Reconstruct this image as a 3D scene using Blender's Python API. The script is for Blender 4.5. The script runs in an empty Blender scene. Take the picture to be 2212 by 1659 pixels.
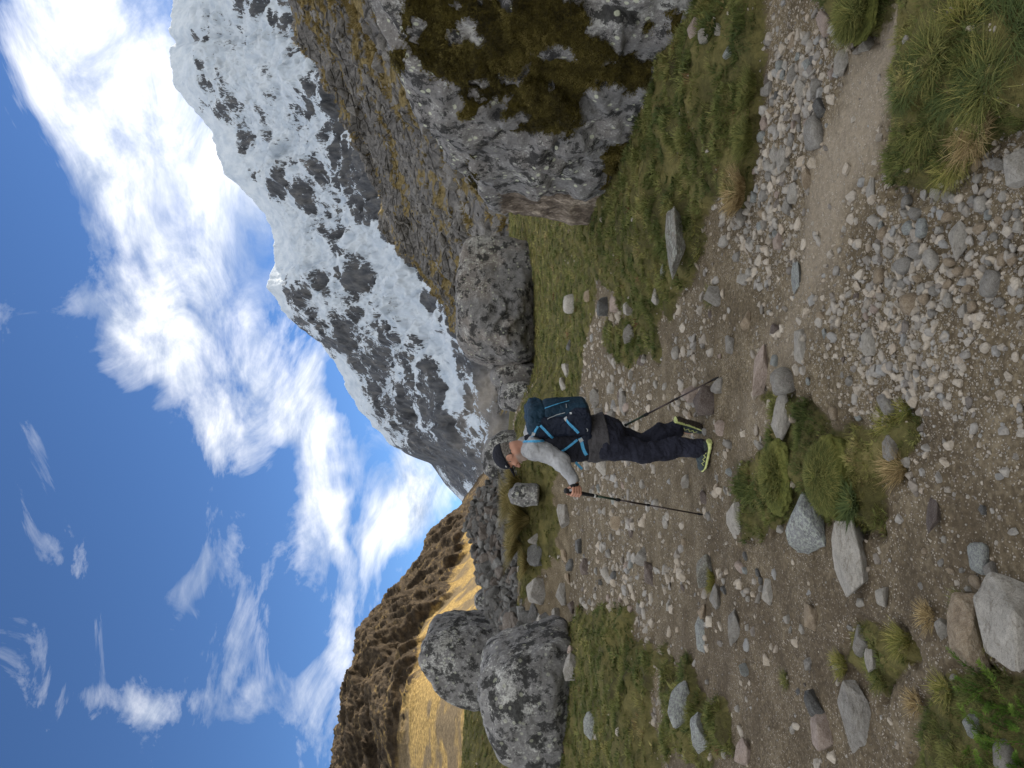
import bpy, bmesh, math
import numpy as np
from mathutils import Vector, Matrix

SC = bpy.context.scene
COL = SC.collection
rng = np.random.default_rng(11)
R = math.radians

# ---------------------------------------------------------------- camera
# The photograph is stored on its side: the top of the place is at the left
# edge of the picture, so the camera is held turned by a quarter turn.
EYE = 1.6
cam_d = bpy.data.cameras.new('camera')
cam_d.lens = 24.0
cam_d.sensor_width = 36.0
cam_d.clip_start = 0.05
cam_d.clip_end = 30000
cam = bpy.data.objects.new('camera', cam_d)
cam.matrix_world = Matrix(((0, 1, 0, 0), (0, 0, -1, 0), (-1, 0, 0, EYE), (0, 0, 0, 1)))
COL.objects.link(cam)
SC.camera = cam

# ---------------------------------------------------------------- light
SUN_AZ, SUN_EL = R(53), R(21)        # behind the right-hand ridge
SUN_POWER, SKY_POWER, CLOUD_POWER = 2.0, 0.05, 0.47
EXPOSURE = 2.08
sun_d = bpy.data.lights.new('sun', 'SUN')
sun_d.energy = SUN_POWER
sun_d.angle = R(0.55)
sun_d.color = (1.0, 0.90, 0.74)
sun = bpy.data.objects.new('sun', sun_d)
sv = Vector((math.sin(SUN_AZ) * math.cos(SUN_EL), math.cos(SUN_AZ) * math.cos(SUN_EL), math.sin(SUN_EL)))
sun.rotation_euler = sv.to_track_quat('Z', 'Y').to_euler()
sun.location = (60, 40, 80)
COL.objects.link(sun)

SC.view_settings.view_transform = 'Standard'
SC.view_settings.look = 'None'
SC.view_settings.exposure = EXPOSURE
SC.view_settings.gamma = 1.0
SC.view_settings.use_curve_mapping = False
SC.cycles.max_bounces = 5
SC.cycles.diffuse_bounces = 3
SC.cycles.transmission_bounces = 3
SC.cycles.transparent_max_bounces = 6
SC.cycles.use_denoising = True


# ---------------------------------------------------------------- node helpers
class NT:
    def __init__(self, tree):
        self.t = tree

    def put(self, sock, v):
        if isinstance(v, bpy.types.NodeSocket):
            self.t.links.new(v, sock)
        elif v is not None:
            try:
                sock.default_value = v
            except Exception:
                sock.default_value = tuple(v) + (1.0,)

    def n(self, typ, ins=None, **props):
        nd = self.t.nodes.new(typ)
        for k, v in props.items():
            setattr(nd, k, v)
        for k, v in (ins or {}).items():
            self.put(nd.inputs[k], v)
        return nd

    def math(self, op, a, b=0.0, c=0.0, clamp=False):
        return self.n('ShaderNodeMath', {0: a, 1: b, 2: c}, operation=op, use_clamp=clamp).outputs[0]

    def ramp(self, v, lo, hi, a=0.0, b=1.0, smooth=True):
        return self.n('ShaderNodeMapRange', {0: v, 1: lo, 2: hi, 3: a, 4: b},
                      interpolation_type='SMOOTHSTEP' if smooth else 'LINEAR').outputs[0]

    def noise(self, vec, scale, detail=4.0, rough=0.55, dist=0.0):
        return self.n('ShaderNodeTexNoise', {'Vector': vec, 'Scale': scale, 'Detail': detail,
                                             'Roughness': rough, 'Distortion': dist}).outputs[0]

    def voro(self, vec, scale, feature='F1', out='Distance'):
        return self.n('ShaderNodeTexVoronoi', {'Vector': vec, 'Scale': scale}, feature=feature).outputs[out]

    def mix(self, f, a, b, blend='MIX'):
        nd = self.t.nodes.new('ShaderNodeMix')
        nd.data_type = 'RGBA'
        nd.blend_type = blend
        self.put(nd.inputs[0], f)
        self.put(nd.inputs[6], a)
        self.put(nd.inputs[7], b)
        return nd.outputs[2]

    def colors(self, v, stops, interp='LINEAR'):
        nd = self.t.nodes.new('ShaderNodeValToRGB')
        cr = nd.color_ramp
        cr.interpolation = interp
        while len(cr.elements) < len(stops):
            cr.elements.new(0.5)
        for e, (p, c) in zip(cr.elements, stops):
            e.position = p
            e.color = tuple(c) + (1.0,)
        self.put(nd.inputs[0], v)
        return nd.outputs[0]

    def attr(self, name, kind='GEOMETRY', out='Fac'):
        return self.n('ShaderNodeAttribute', attribute_name=name, attribute_type=kind).outputs[out]

    def bump(self, h, strength=0.5, dist=0.02, normal=None):
        return self.n('ShaderNodeBump', {'Height': h, 'Strength': strength, 'Distance': dist,
                                         'Normal': normal}).outputs[0]


def material(name, build):
    m = bpy.data.materials.new(name)
    m.use_nodes = True
    m.node_tree.nodes.clear()
    t = NT(m.node_tree)
    out = t.n('ShaderNodeOutputMaterial')
    t.put(out.inputs[0], build(t))
    return m


def principled(t, color, rough=0.9, normal=None, spec=0.3, **k):
    ins = {'Base Color': color, 'Roughness': rough, 'Normal': normal, 'Specular IOR Level': spec}
    ins.update(k)
    return t.n('ShaderNodeBsdfPrincipled', ins).outputs[0]


# ---------------------------------------------------------------- sky with clouds
def pix(x, y):
    """photo point on the 2212x1659 preview -> (X/Y, (Z-EYE)/Y)"""
    return (829.4 - np.asarray(y, float)) / 1474.6, (1105.8 - np.asarray(x, float)) / 1474.6


world = bpy.data.worlds.new('World')
SC.world = world
world.use_nodes = True
world.node_tree.nodes.clear()
w = NT(world.node_tree)
wout = w.n('ShaderNodeOutputWorld')
sky = w.n('ShaderNodeTexSky', sky_type='NISHITA', sun_disc=False)
sky.sun_elevation = SUN_EL
sky.sun_rotation = SUN_AZ
sky.altitude = 4000
sky.air_density = 1.0
sky.dust_density = 0.5
sky.ozone_density = 1.5
dirv = w.n('ShaderNodeTexCoord').outputs['Generated']
# cloud banks: preview centre, half length, half width, direction on the preview, weight
banks = [((270, 290), 640, 245, (52, 67), .70), ((380, 690), 330, 160, (15, 35), .70), ((650, 1000), 520, 76, (12, 70), .62),
         ((900, 1110), 300, 100, (-60, 105), .80), ((235, 1540), 150, 80, (60, 40), .20), ((520, 1550), 220, 80, (80, -60), .16),
         ((390, 1260), 90, 55, (-40, 40), .28), ((470, 900), 190, 110, (10, 40), .58), ((560, 800), 260, 90, (20, 60), .52)]
sep = w.n('ShaderNodeSeparateXYZ', {0: dirv})
fy = w.math('MAXIMUM', sep.outputs[1], 0.06)
ab = w.n('ShaderNodeCombineXYZ', {0: w.math('DIVIDE', sep.outputs[0], fy), 1: w.math('DIVIDE', sep.outputs[2], fy)}).outputs[0]
warp = w.n('ShaderNodeTexNoise', {'Vector': dirv, 'Scale': 4.5, 'Detail': 4.0}).outputs['Color']
wv = w.n('ShaderNodeVectorMath', {0: warp, 1: (0.5, 0.5, 0.5)}, operation='SUBTRACT').outputs[0]
ab = w.n('ShaderNodeVectorMath', {0: wv, 1: (0.42, 0.42, 0.0), 2: ab}, operation='MULTIPLY_ADD').outputs[0]
acc = None
for ((bx, by), hl, hw, (dx_, dy_), wt) in banks:
    a0, b0 = pix(bx, by)
    an = math.atan2(-dx_, -dy_)
    m = w.n('ShaderNodeMapping', {0: ab, 1: (float(a0), float(b0), 0), 2: (0, 0, an), 3: (hl / 1474.6, hw / 1474.6, 1)}, vector_type='TEXTURE').outputs[0]
    ln = w.n('ShaderNodeVectorMath', {0: m}, operation='LENGTH').outputs[1]
    g = w.ramp(ln, 1.25, 0.15, 0.0, wt)
    acc = g if acc is None else w.math('MAXIMUM', acc, g)
# cloud outside the view is made denser to add ambient light
away = w.ramp(sep.outputs[1], 0.62, 0.35)
up = w.ramp(sep.outputs[2], 0.74, 0.90)
rest = w.math('MULTIPLY', w.math('MAXIMUM', away, up), w.ramp(w.noise(dirv, 1.6, 1.0), 0.25, 0.45, 0.80, 1.10))
acc = w.math('MAXIMUM', acc, rest)
mp = w.n('ShaderNodeMapping', {0: dirv, 2: (0, R(40), 0), 3: (1.0, 1.0, 1.9)}, vector_type='POINT').outputs[0]
fb = w.noise(mp, 5.0, 9.0, 0.64, 0.9)
dens = w.math('ADD', w.math('MULTIPLY', acc, 0.95), w.math('MULTIPLY', w.math('SUBTRACT', fb, 0.5), 2.0))
alpha = w.math('POWER', w.ramp(dens, 0.10, 0.98, smooth=False), 0.85)
tone = w.math('ADD', w.math('MULTIPLY', w.noise(mp, 7.0, 6.0, 0.66, 0.8), 0.95), w.math('MULTIPLY', alpha, 0.06))
ccol = w.colors(tone, [(0.36, (0.34, 0.385, 0.46)), (0.50, (0.63, 0.65, 0.675)), (0.68, (1.0, 0.972, 0.925))])
skycol = w.mix(1.0, sky.outputs[0], (0.49, 0.65, 0.83), "MULTIPLY")
bg1 = w.n('ShaderNodeBackground', {0: skycol, 1: SKY_POWER}).outputs[0]
toward = w.n('ShaderNodeVectorMath', {0: dirv, 1: sv}, operation='DOT_PRODUCT').outputs[1]
glow = w.math('ADD', 0.90, w.math('MULTIPLY', w.math('POWER', w.math('MAXIMUM', toward, 0.0), 6.0), 0.25))
bg2 = w.n('ShaderNodeBackground', {0: ccol, 1: w.math('MULTIPLY', glow, CLOUD_POWER)}).outputs[0]
w.put(wout.inputs[0], w.n('ShaderNodeMixShader', {0: alpha, 1: bg1, 2: bg2}).outputs[0])
world.cycles.sampling_method = 'MANUAL'
world.cycles.sample_map_resolution = 512


# ---------------------------------------------------------------- numeric helpers
def ss(a, b, x):
    u = np.clip((np.asarray(x, float) - a) / (b - a), 0, 1)
    return u * u * (3 - 2 * u)


def _h(ix, iy, iz, seed):
    h = (ix.astype(np.uint32) * np.uint32(374761393) + iy.astype(np.uint32) * np.uint32(668265263)
         + iz.astype(np.uint32) * np.uint32(2246822519) + np.uint32(seed * 977 + 13))
    h = (h ^ (h >> np.uint32(13))) * np.uint32(1274126177)
    h = h ^ (h >> np.uint32(16))
    return h


def noise3(P, seed=0):
    P = np.asarray(P, float)
    i = np.floor(P).astype(np.int64)
    f = P - i
    u = f * f * f * (f * (f * 6 - 15) + 10)
    out = np.zeros(len(P))
    for dx in (0, 1):
        wx = u[:, 0] if dx else 1 - u[:, 0]
        for dy in (0, 1):
            wy = u[:, 1] if dy else 1 - u[:, 1]
            for dz in (0, 1):
                wz = u[:, 2] if dz else 1 - u[:, 2]
                h = _h(i[:, 0] + dx, i[:, 1] + dy, i[:, 2] + dz, seed)
                gx = (h & np.uint32(1023)).astype(float) / 511.5 - 1
                gy = ((h >> np.uint32(10)) & np.uint32(1023)).astype(float) / 511.5 - 1
                gz = ((h >> np.uint32(20)) & np.uint32(1023)).astype(float) / 511.5 - 1
                out += wx * wy * wz * (gx * (f[:, 0] - dx) + gy * (f[:, 1] - dy) + gz * (f[:, 2] - dz))
    return out


def fbm(P, octv=4, gain=0.5, seed=0, ridged=False):
    P = np.asarray(P, float)
    a, s, out = 1.0, 1.0, np.zeros(len(P))
    for o in range(octv):
        n = noise3(P * s + 17.3 * o, seed + o)
        out += a * ((1 - 2.2 * np.abs(n)) - 0.5 if ridged else n)
        a *= gain
        s *= 2.03
    return out


def xyz(X, Y, Z=0.0):
    X, Y = np.asarray(X, float), np.asarray(Y, float)
    return np.stack([X, Y, np.broadcast_to(np.asarray(Z, float), X.shape)], -1)


def mesh_data(name, V, F, smooth=True, attrs=None):
    V = np.asarray(V, np.float32)
    F = np.asarray(F, np.int32)
    me = bpy.data.meshes.new(name)
    me.vertices.add(len(V))
    me.vertices.foreach_set('co', V.ravel())
    k = F.shape[1]
    me.loops.add(F.size)
    me.loops.foreach_set('vertex_index', F.ravel())
    me.polygons.add(len(F))
    me.polygons.foreach_set('loop_start', np.arange(0, F.size, k, dtype=np.int32))
    me.polygons.foreach_set('loop_total', np.full(len(F), k, np.int32))
    me.polygons.foreach_set('use_smooth', np.full(len(F), smooth))
    for an, av in (attrs or {}).items():
        a = me.attributes.new(an, 'FLOAT', 'POINT')
        a.data.foreach_set('value', np.asarray(av, np.float32))
    me.update(calc_edges=True)
    return me


def link(name, me, mat=None, parent=None):
    o = bpy.data.objects.new(name, me)
    COL.objects.link(o)
    if mat is not None and me is not None and not me.materials:
        me.materials.append(mat)
    if parent is not None:
        o.parent = parent
    return o


def tag(o, label=None, cat=None, group=None, kind=None):
    for k, v in (('label', label), ('category', cat), ('group', group), ('kind', kind)):
        if v:
            o[k] = v
    return o


def grid_faces(nr, nc, wrap=False):
    i = np.arange(nr - 1)[:, None]
    j = np.arange(nc if wrap else nc - 1)[None, :]
    j2 = (j + 1) % nc
    a = i * nc + j
    b = i * nc + j2
    return np.stack([a, b, b + nc, a + nc], -1).reshape(-1, 4)


def poly_sd(P, poly):
    """signed distance (positive inside) of points P (n,2) to a polygon"""
    poly = np.asarray(poly, float)
    d = np.full(len(P), 1e9)
    ins = np.zeros(len(P), bool)
    for k in range(len(poly)):
        a, b = poly[k], poly[(k + 1) % len(poly)]
        e = b - a
        wv_ = P - a
        q = np.clip((wv_ @ e) / max(e @ e, 1e-9), 0, 1)
        d = np.minimum(d, np.hypot(*(wv_ - q[:, None] * e).T))
        c = (a[1] > P[:, 1]) != (b[1] > P[:, 1])
        with np.errstate(divide='ignore', invalid='ignore'):
            xi = a[0] + (P[:, 1] - a[1]) / (b[1] - a[1] if b[1] != a[1] else 1e-9) * e[0]
        ins ^= c & (P[:, 0] < xi)
    return np.where(ins, d, -d)


# ---------------------------------------------------------------- the lie of the land
def h_base(X, Y):
    X, Y = np.asarray(X, float), np.asarray(Y, float)
    z = 1.30 * ss(8, 56, Y)
    z = z + 3.1 * ss(5.5, 15, -X) * ss(9, 22, Y) * (1 - 0.5 * ss(30, 70, Y))
    z = z + 0.5 * ss(3, 9, X) * ss(5, 12, Y)
    z = z + 1.15 * ss(17.0, 21.0, Y) * ss(8.5, 6.5, -X) * ss(-1.0, 1.6, -X) * ss(34, 26, Y)
    return z


_YS = np.geomspace(0.8, 90, 5000)


def ground_hit(x, y, hf):
    x, y = np.atleast_1d(np.asarray(x, float)), np.atleast_1d(np.asarray(y, float))
    t, e = pix(x, y)
    out = np.zeros((len(x), 3))
    for k in range(len(x)):
        z = EYE + e[k] * _YS
        g = hf(t[k] * _YS, _YS)
        i = int(np.argmax(z < g)) if (z < g).any() else len(_YS) - 1
        out[k] = (t[k] * _YS[i], _YS[i], g[i])
    return out


def world_poly(pts):
    pts = np.asarray(pts, float)
    return ground_hit(pts[:, 0], pts[:, 1], h_base)[:, :2]


# grass swards (preview outline, raise of the turf in metres)
SWARDS = [
    ([(1190, 560), (1262, 545), (1330, 640), (1400, 690), (1440, 700), (1470, 630), (1500, 610), (1530, 520), (1515, 470),
      (1560, 440), (1610, 440), (1640, 320), (1640, 200), (1660, 60), (1690, -120), (1420, -160), (1380, 200), (1250, 480)], .26, .9),
    ([(1925, 395), (1912, 230), (1945, 90), (1965, -80), (2300, -120), (2330, 250), (2200, 290), (2130, 325), (2075, 390), (1990, 415)], .10, .35),
    ([(1795, 70), (1800, -60), (1880, -80), (1925, 20), (1895, 80), (1840, 95)], .07, .25),
    ([(1605, 1000), (1640, 965), (1700, 925), (1760, 900), (1800, 930), (1960, 880), (1985, 950), (1950, 1020), (1905, 1060),
      (1905, 1150), (1850, 1160), (1770, 1120), (1690, 1130), (1640, 1190), (1605, 1180)], .05, .3),
    ([(1210, 1345), (1260, 1318), (1330, 1308), (1388, 1308), (1392, 1345), (1350, 1385), (1440, 1395), (1440, 1440), (1400, 1500),
      (1420, 1580), (1440, 1720), (1440, 1900), (1190, 1900), (1160, 1500)], .22, .8),
    ([(1440, 1450), (1480, 1420), (1500, 1430), (1510, 1480), (1560, 1500), (1580, 1600), (1530, 1650), (1440, 1640)], .08, .3),
    ([(1830, 1350), (1870, 1335), (1960, 1370), (1990, 1420), (1950, 1470), (1900, 1500), (1830, 1420)], .02, .2),
    ([(1960, 1540), (2050, 1440), (2212, 1420), (2330, 1500), (2330, 1800), (1980, 1800)], .04, .3),
    ([(1137, 500), (1280, 560), (1290, 640), (1262, 760), (1250, 860), (1240, 960), (1185, 1060), (1215, 1120), (1205, 1200), (1160, 1260),
      (1135, 1420), (1122, 1300), (1118, 900)], .03, .6),
    ([(1300, 700), (1330, 690), (1420, 700), (1425, 770), (1350, 800), (1310, 760)], .05, .4),
    ([(1150, 1540), (1240, 1560), (1240, 1900), (1130, 1900)], .1, .6),
    ([(1640, 860), (1700, 840), (1745, 870), (1770, 905), (1700, 930)], .02, .2),
]
SWARDS = [(world_poly(p), r_, s_) for p, r_, s_ in SWARDS]
SAND = world_poly([(1600, 1010), (1590, 880), (1660, 720), (1715, 500), (1770, 300), (1840, 130), (1870, -60), (1960, -60), (1930, 120), (1905, 300), (1865, 440), (1790, 640), (1745, 760), (1660, 960)])
SPARSE = world_poly([(1520, 1150), (1620, 1060), (1900, 1000), (2000, 860), (2300, 780), (2300, 1800), (1430, 1800), (1450, 1330)])
HEAP = world_poly([(1545, 420), (1600, 260), (1690, 90), (1790, 60), (1800, 180), (1745, 330), (1700, 500), (1660, 620), (1600, 600)])
PEBB = world_poly([(1890, 900), (1860, 560), (1920, 420), (2060, 400), (2140, 320), (2330, 330), (2330, 640), (2060, 700)])


def masks(X, Y):
    X, Y = np.asarray(X, float).ravel(), np.asarray(Y, float).ravel()
    P = np.stack([X, Y], -1)
    near = (Y > 0.3) & (Y < 90) & (np.abs(X) < 60)
    wob = np.zeros(len(X))
    q = xyz(X, Y)
    wob[near] = 0.5 * fbm(q[near] * 1.9, 4, 0.55, 3) + 0.0
    wob *= np.clip(Y * 0.09, 0.12, 0.8)
    g = np.zeros(len(X))
    rise = np.zeros(len(X))
    idx = np.where(near)[0]
    for poly, r_, s_ in SWARDS:
        sd = poly_sd(P[idx], poly) + wob[idx]
        g[idx] = np.maximum(g[idx], ss(-0.04, 0.06 + 0.006 * Y[idx], sd))
        rise[idx] = np.maximum(rise[idx], r_ * ss(-0.03, s_, sd) + 0.25 * r_ * ss(-0.02, 0.10, sd))
    far = np.maximum(ss(34, 44, Y + 6 * wob), ss(24, 28, Y + 3 * wob) * ss(-2, 0, X))
    left = ss(7.5, 9.5, -X + 3 * wob) * ss(14, 17, Y)
    right = ss(3.2, 4.4, X + wob) * ss(3.5, 5, Y) * ss(-50, -49, -Y)
    behind = ss(0.5, -1.0, Y) * 0.7
    g = np.maximum.reduce([g, far, left, right, behind])
    return g, rise


def terrain(X, Y):
    X, Y = np.asarray(X, float), np.asarray(Y, float)
    sh = X.shape
    X, Y = X.ravel(), Y.ravel()
    g, rise = masks(X, Y)
    z = h_base(X, Y) + rise
    q = xyz(X, Y)
    near = np.exp(-np.maximum(Y - 20, 0) / 60.0)
    lump = fbm(q * 0.7, 3, 0.5, 21)
    mid = fbm(q * 3.1, 3, 0.5, 31)
    z = z + near * (0.055 * lump + g * 0.085 * mid + (1 - g) * 0.018 * mid)
    # soil bitten out below the turf edges
    z = z - 0.05 * (g * (1 - g) * 4) * near * (0.4 + 0.6 * (mid > 0))
    # feet of the walker stand on even ground
    fl = np.exp(-(((X + 0.55) / 0.55) ** 2 + ((Y - 5.55) / 0.45) ** 2))
    z = z * (1 - fl)
    return z.reshape(sh), g.reshape(sh)


def hz(X, Y):
    return terrain(X, Y)[0]


def hit(x, y):
    """photo point -> where it meets the ground"""
    return ground_hit(x, y, lambda a, b: HZ(a, b))


ang = np.concatenate([np.linspace(-180, -62, 40, endpoint=False), np.linspace(-62, -36, 30, endpoint=False),
                      np.linspace(-36, 36, 500, endpoint=False), np.linspace(36, 62, 30, endpoint=False), np.linspace(62, 180, 40, endpoint=False)])
rad = np.concatenate([[0.02, 0.3, 0.7], np.geomspace(1.1, 75, 560), np.geomspace(80, 9000, 30)])
A, RR = np.meshgrid(np.radians(ang), rad)
GX, GY = RR * np.sin(A), RR * np.cos(A)
GZ, GG = terrain(GX, GY)
qv = xyz(GX.ravel(), GY.ravel())
nearm = (RR.ravel() < 30)
mic = np.zeros(len(qv))
mic[nearm] = fbm(qv[nearm] * 11, 4, 0.6, 41)
GZ = GZ + (mic * (0.012 + 0.014 * GG.ravel())).reshape(GZ.shape)
sd_sand = poly_sd(qv[:, :2], SAND)
sand = ss(-0.15, 0.30, sd_sand + 0.30 * fbm(qv * 2.2, 4, 0.6, 5)) * (0.35 + 0.65 * ss(-0.3, 1.2, qv[:, 0]))
dark = ss(-0.5, 0.8, poly_sd(qv[:, :2], SPARSE) + 0.6 * fbm(qv * 1.3, 3, 0.5, 6))
_la, _lr = np.radians(ang), np.log(rad)


def HZ(X, Y):
    """fast lookup of the ground sheet's height"""
    X, Y = np.asarray(X, float), np.asarray(Y, float)
    a = np.arctan2(X, Y)
    r = np.log(np.maximum(np.hypot(X, Y), 0.03))
    ia = np.clip(np.searchsorted(_la, a) - 1, 0, len(_la) - 2)
    ir = np.clip(np.searchsorted(_lr, r) - 1, 0, len(_lr) - 2)
    fa = np.clip((a - _la[ia]) / (_la[ia + 1] - _la[ia]), 0, 1)
    fr = np.clip((r - _lr[ir]) / (_lr[ir + 1] - _lr[ir]), 0, 1)
    return ((GZ[ir, ia] * (1 - fa) + GZ[ir, ia + 1] * fa) * (1 - fr)
            + (GZ[ir + 1, ia] * (1 - fa) + GZ[ir + 1, ia + 1] * fa) * fr)


def GRASS(X, Y):
    X, Y = np.asarray(X, float), np.asarray(Y, float)
    a = np.arctan2(X, Y)
    r = np.log(np.maximum(np.hypot(X, Y), 0.03))
    ia = np.clip(np.searchsorted(_la, a) - 1, 0, len(_la) - 1)
    ir = np.clip(np.searchsorted(_lr, r) - 1, 0, len(_lr) - 1)
    return GG[ir, ia]


def m_ground(t):
    pos = t.n('ShaderNodeNewGeometry').outputs['Position']
    g = t.attr('grass')
    sd = t.attr('sand')
    dk = t.attr('dark')
    n1 = t.noise(pos, 3.0, 6.0, 0.6)
    n2 = t.noise(pos, 38.0, 5.0, 0.65)
    n3 = t.noise(pos, 160.0, 3.0, 0.7)
    soil = t.colors(t.math('ADD', t.math('MULTIPLY', n2, 0.6), t.math('MULTIPLY', n1, 0.4)),
                    [(0.30, (0.046, 0.034, 0.020)), (0.48, (0.116, 0.090, 0.056)), (0.62, (0.235, 0.191, 0.126)), (0.8, (0.37, 0.308, 0.215))])
    soil = t.mix(t.math('MULTIPLY', dk, 0.60), soil, t.mix(0.5, soil, (0.075, 0.056, 0.043)))
    sandc = t.colors(t.math('ADD', t.math('MULTIPLY', n2, 0.5), t.math('MULTIPLY', n3, 0.5)),
                     [(0.3, (0.18, 0.146, 0.108)), (0.5, (0.29, 0.242, 0.182)), (0.7, (0.40, 0.342, 0.265))])
    soil = t.mix(t.math('MULTIPLY', sd, 0.9), soil, sandc)
    # grit
    gv = t.voro(pos, 95.0, 'F1', 'Color')
    gd = t.voro(pos, 95.0)
    gsep = t.n('ShaderNodeSeparateColor', {0: gv}).outputs[0]
    grit = t.math('MULTIPLY', t.ramp(gsep, 0.66, 0.72), t.ramp(gd, 0.42, 0.30))
    grit = t.math('MULTIPLY', grit, t.ramp(n1, 0.35, 0.6, 0.25, 1.0))
    soil = t.mix(t.math('MULTIPLY', grit, 0.75), soil, t.mix(gsep, (0.30, 0.27, 0.24), (0.56, 0.50, 0.43)))
    gn = t.noise(pos, 2.3, 5.0, 0.6)
    turf = t.colors(t.math('ADD', t.math('MULTIPLY', gn, 0.65), t.math('MULTIPLY', n2, 0.35)),
                    [(0.32, (0.040, 0.034, 0.016)), (0.46, (0.080, 0.074, 0.027)), (0.58, (0.140, 0.122, 0.045)), (0.74, (0.21, 0.175, 0.075))])
    col = t.mix(t.ramp(t.math('ADD', g, t.math('MULTIPLY', t.math('SUBTRACT', n2, 0.5), 0.9)), 0.35, 0.65), soil, turf)
    hgt = t.math('ADD', t.math('MULTIPLY', n2, 0.9), t.math('ADD', t.math('MULTIPLY', n3, 0.35), t.math('MULTIPLY', grit, 0.35)))
    return principled(t, col, 0.95, t.bump(hgt, 0.9, 0.016), 0.15)


M_ground = material('trail_soil_and_turf', m_ground)
ground = link('ground', mesh_data('ground', np.stack([GX.ravel(), GY.ravel(), GZ.ravel()], -1), grid_faces(len(rad), len(ang), True),
                                  attrs={'grass': GG.ravel(), 'sand': sand, 'dark': dark}), M_ground)
tag(ground, 'stony brown trail soil with turf and meadow', kind='structure')


# ---------------------------------------------------------------- mountains
def blob(x, y, cx, cy, rx, ry, rot=0.0):
    c, s = math.cos(R(rot)), math.sin(R(rot))
    dx, dy = x - cx, y - cy
    a, b = dx * c + dy * s, -dx * s + dy * c
    return np.exp(-((a / rx) ** 2 + (b / ry) ** 2))


def preview_xy(P):
    return 1105.8 - 1474.6 * (P[:, 2] - EYE) / P[:, 1], 829.4 - 1474.6 * P[:, 0] / P[:, 1]


# snow mountain across the head of the valley
sk = np.array([(-300, 430), (-150, 400), (0, 376), (40, 371), (72, 368), (84, 380), (95, 386), (104, 372), (125, 368), (190, 380), (232, 416), (262, 440), (290, 464),
               (340, 474), (380, 491), (430, 545), (465, 575), (500, 590), (560, 596), (620, 581), (650, 600), (690, 627), (740, 690), (790, 731),
               (830, 746), (880, 772), (908, 802), (922, 806), (934, 826), (960, 842), (980, 880), (1000, 930), (1050, 966), (1085, 1000), (1130, 1040), (1200, 1070), (1400, 1085)], float)
tcol = np.linspace(-0.40, 0.80, 620)
ycol = 829.4 - 1474.6 * tcol
ecol = (1105.8 - np.interp(ycol, sk[:, 0], sk[:, 1])) / 1474.6
jit = noise3(xyz(tcol * 60, tcol * 0), 5) * 0.006 + noise3(xyz(tcol * 190, tcol * 0), 6) * 0.003
jit = jit * ss(0.02, 0.2, ecol)
s = np.concatenate([np.linspace(0, 1, 400), np.linspace(1.01, 1.35, 24)])
T, S = np.meshgrid(tcol, s)
E = ecol[None, :] + jit[None, :] * ss(0.8, 1.0, S)
y0 = 1150 + 500 * ss(-0.1, -0.35, T) + 0 * T
yc = 3000 - 700 * ss(0.0, -0.3, T)
YY = y0 + (yc - y0) * S
zc = E * yc
prof = np.where(S <= 1, 0.10 * np.minimum(S / 0.2, 1) * S + 0.90 * np.clip(S, 0, 1) ** 1.5, 1 - 0.9 * (S - 1))
ZZ = EYE - 20 * (1 - np.clip(S * 4, 0, 1)) + zc * prof
P0 = np.stack([T * YY, YY, ZZ], -1).reshape(-1, 3)
SF, EF = S.ravel(), np.repeat(ecol[None], len(s), 0).ravel()
# ribs and gullies run down the face, bigger buttresses below
wx = 120 * fbm(P0 / 700, 3, 0.5, 58)
rib = fbm(np.stack([(P0[:, 0] + wx) / 210 + 0.30 * P0[:, 2] / 210, P0[:, 2] / 700, P0[:, 1] / 1000], -1), 6, 0.55, 61, True)
but = fbm(np.stack([(P0[:, 0] + wx) / 520 + 0.35 * P0[:, 2] / 520, P0[:, 1] / 700, P0[:, 2] / 640], -1), 6, 0.52, 71, True)
flu = fbm(np.stack([P0[:, 0] / 36 + P0[:, 2] / 90, P0[:, 2] / 300, P0[:, 1] / 500], -1), 3, 0.55, 81, True)
env = ss(0.0, 0.12, SF) * (0.10 + 0.90 * (1 - ss(0.78, 0.99, SF))) * (SF <= 1.0)
amp = 0.25 + 0.75 * ss(0.03, 0.3, EF)
disp = env * amp * (62 * rib + 130 * but + 16 * flu)
P0[:, 2] += 0.45 * disp
P0[:, 1] -= 0.85 * disp
Pg = P0.reshape(S.shape + (3,))
du, dv = np.gradient(Pg, axis=1), np.gradient(Pg, axis=0)
NN = np.cross(du, dv)
NN /= np.linalg.norm(NN, axis=-1, keepdims=True) + 1e-9
NN = NN.reshape(-1, 3)
NN *= np.sign(NN[:, 2:3] + 1e-9)
steep = 1 - NN[:, 2]


def blur(a, k):
    a = a.reshape(S.shape)
    for ax_ in (0, 1):
        a = sum(np.roll(a, d_, ax_) for d_ in range(-k, k + 1)) / (2 * k + 1)
    return a.ravel()


steep, NX = blur(steep, 5), blur(NN[:, 0].copy(), 5)
px_, py_ = preview_xy(P0)
pxw = px_ + 42 * fbm(P0 / 170, 4, 0.55, 84)
pyw = py_ + 42 * fbm(P0 / 170 + 9.0, 4, 0.55, 86)
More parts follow.
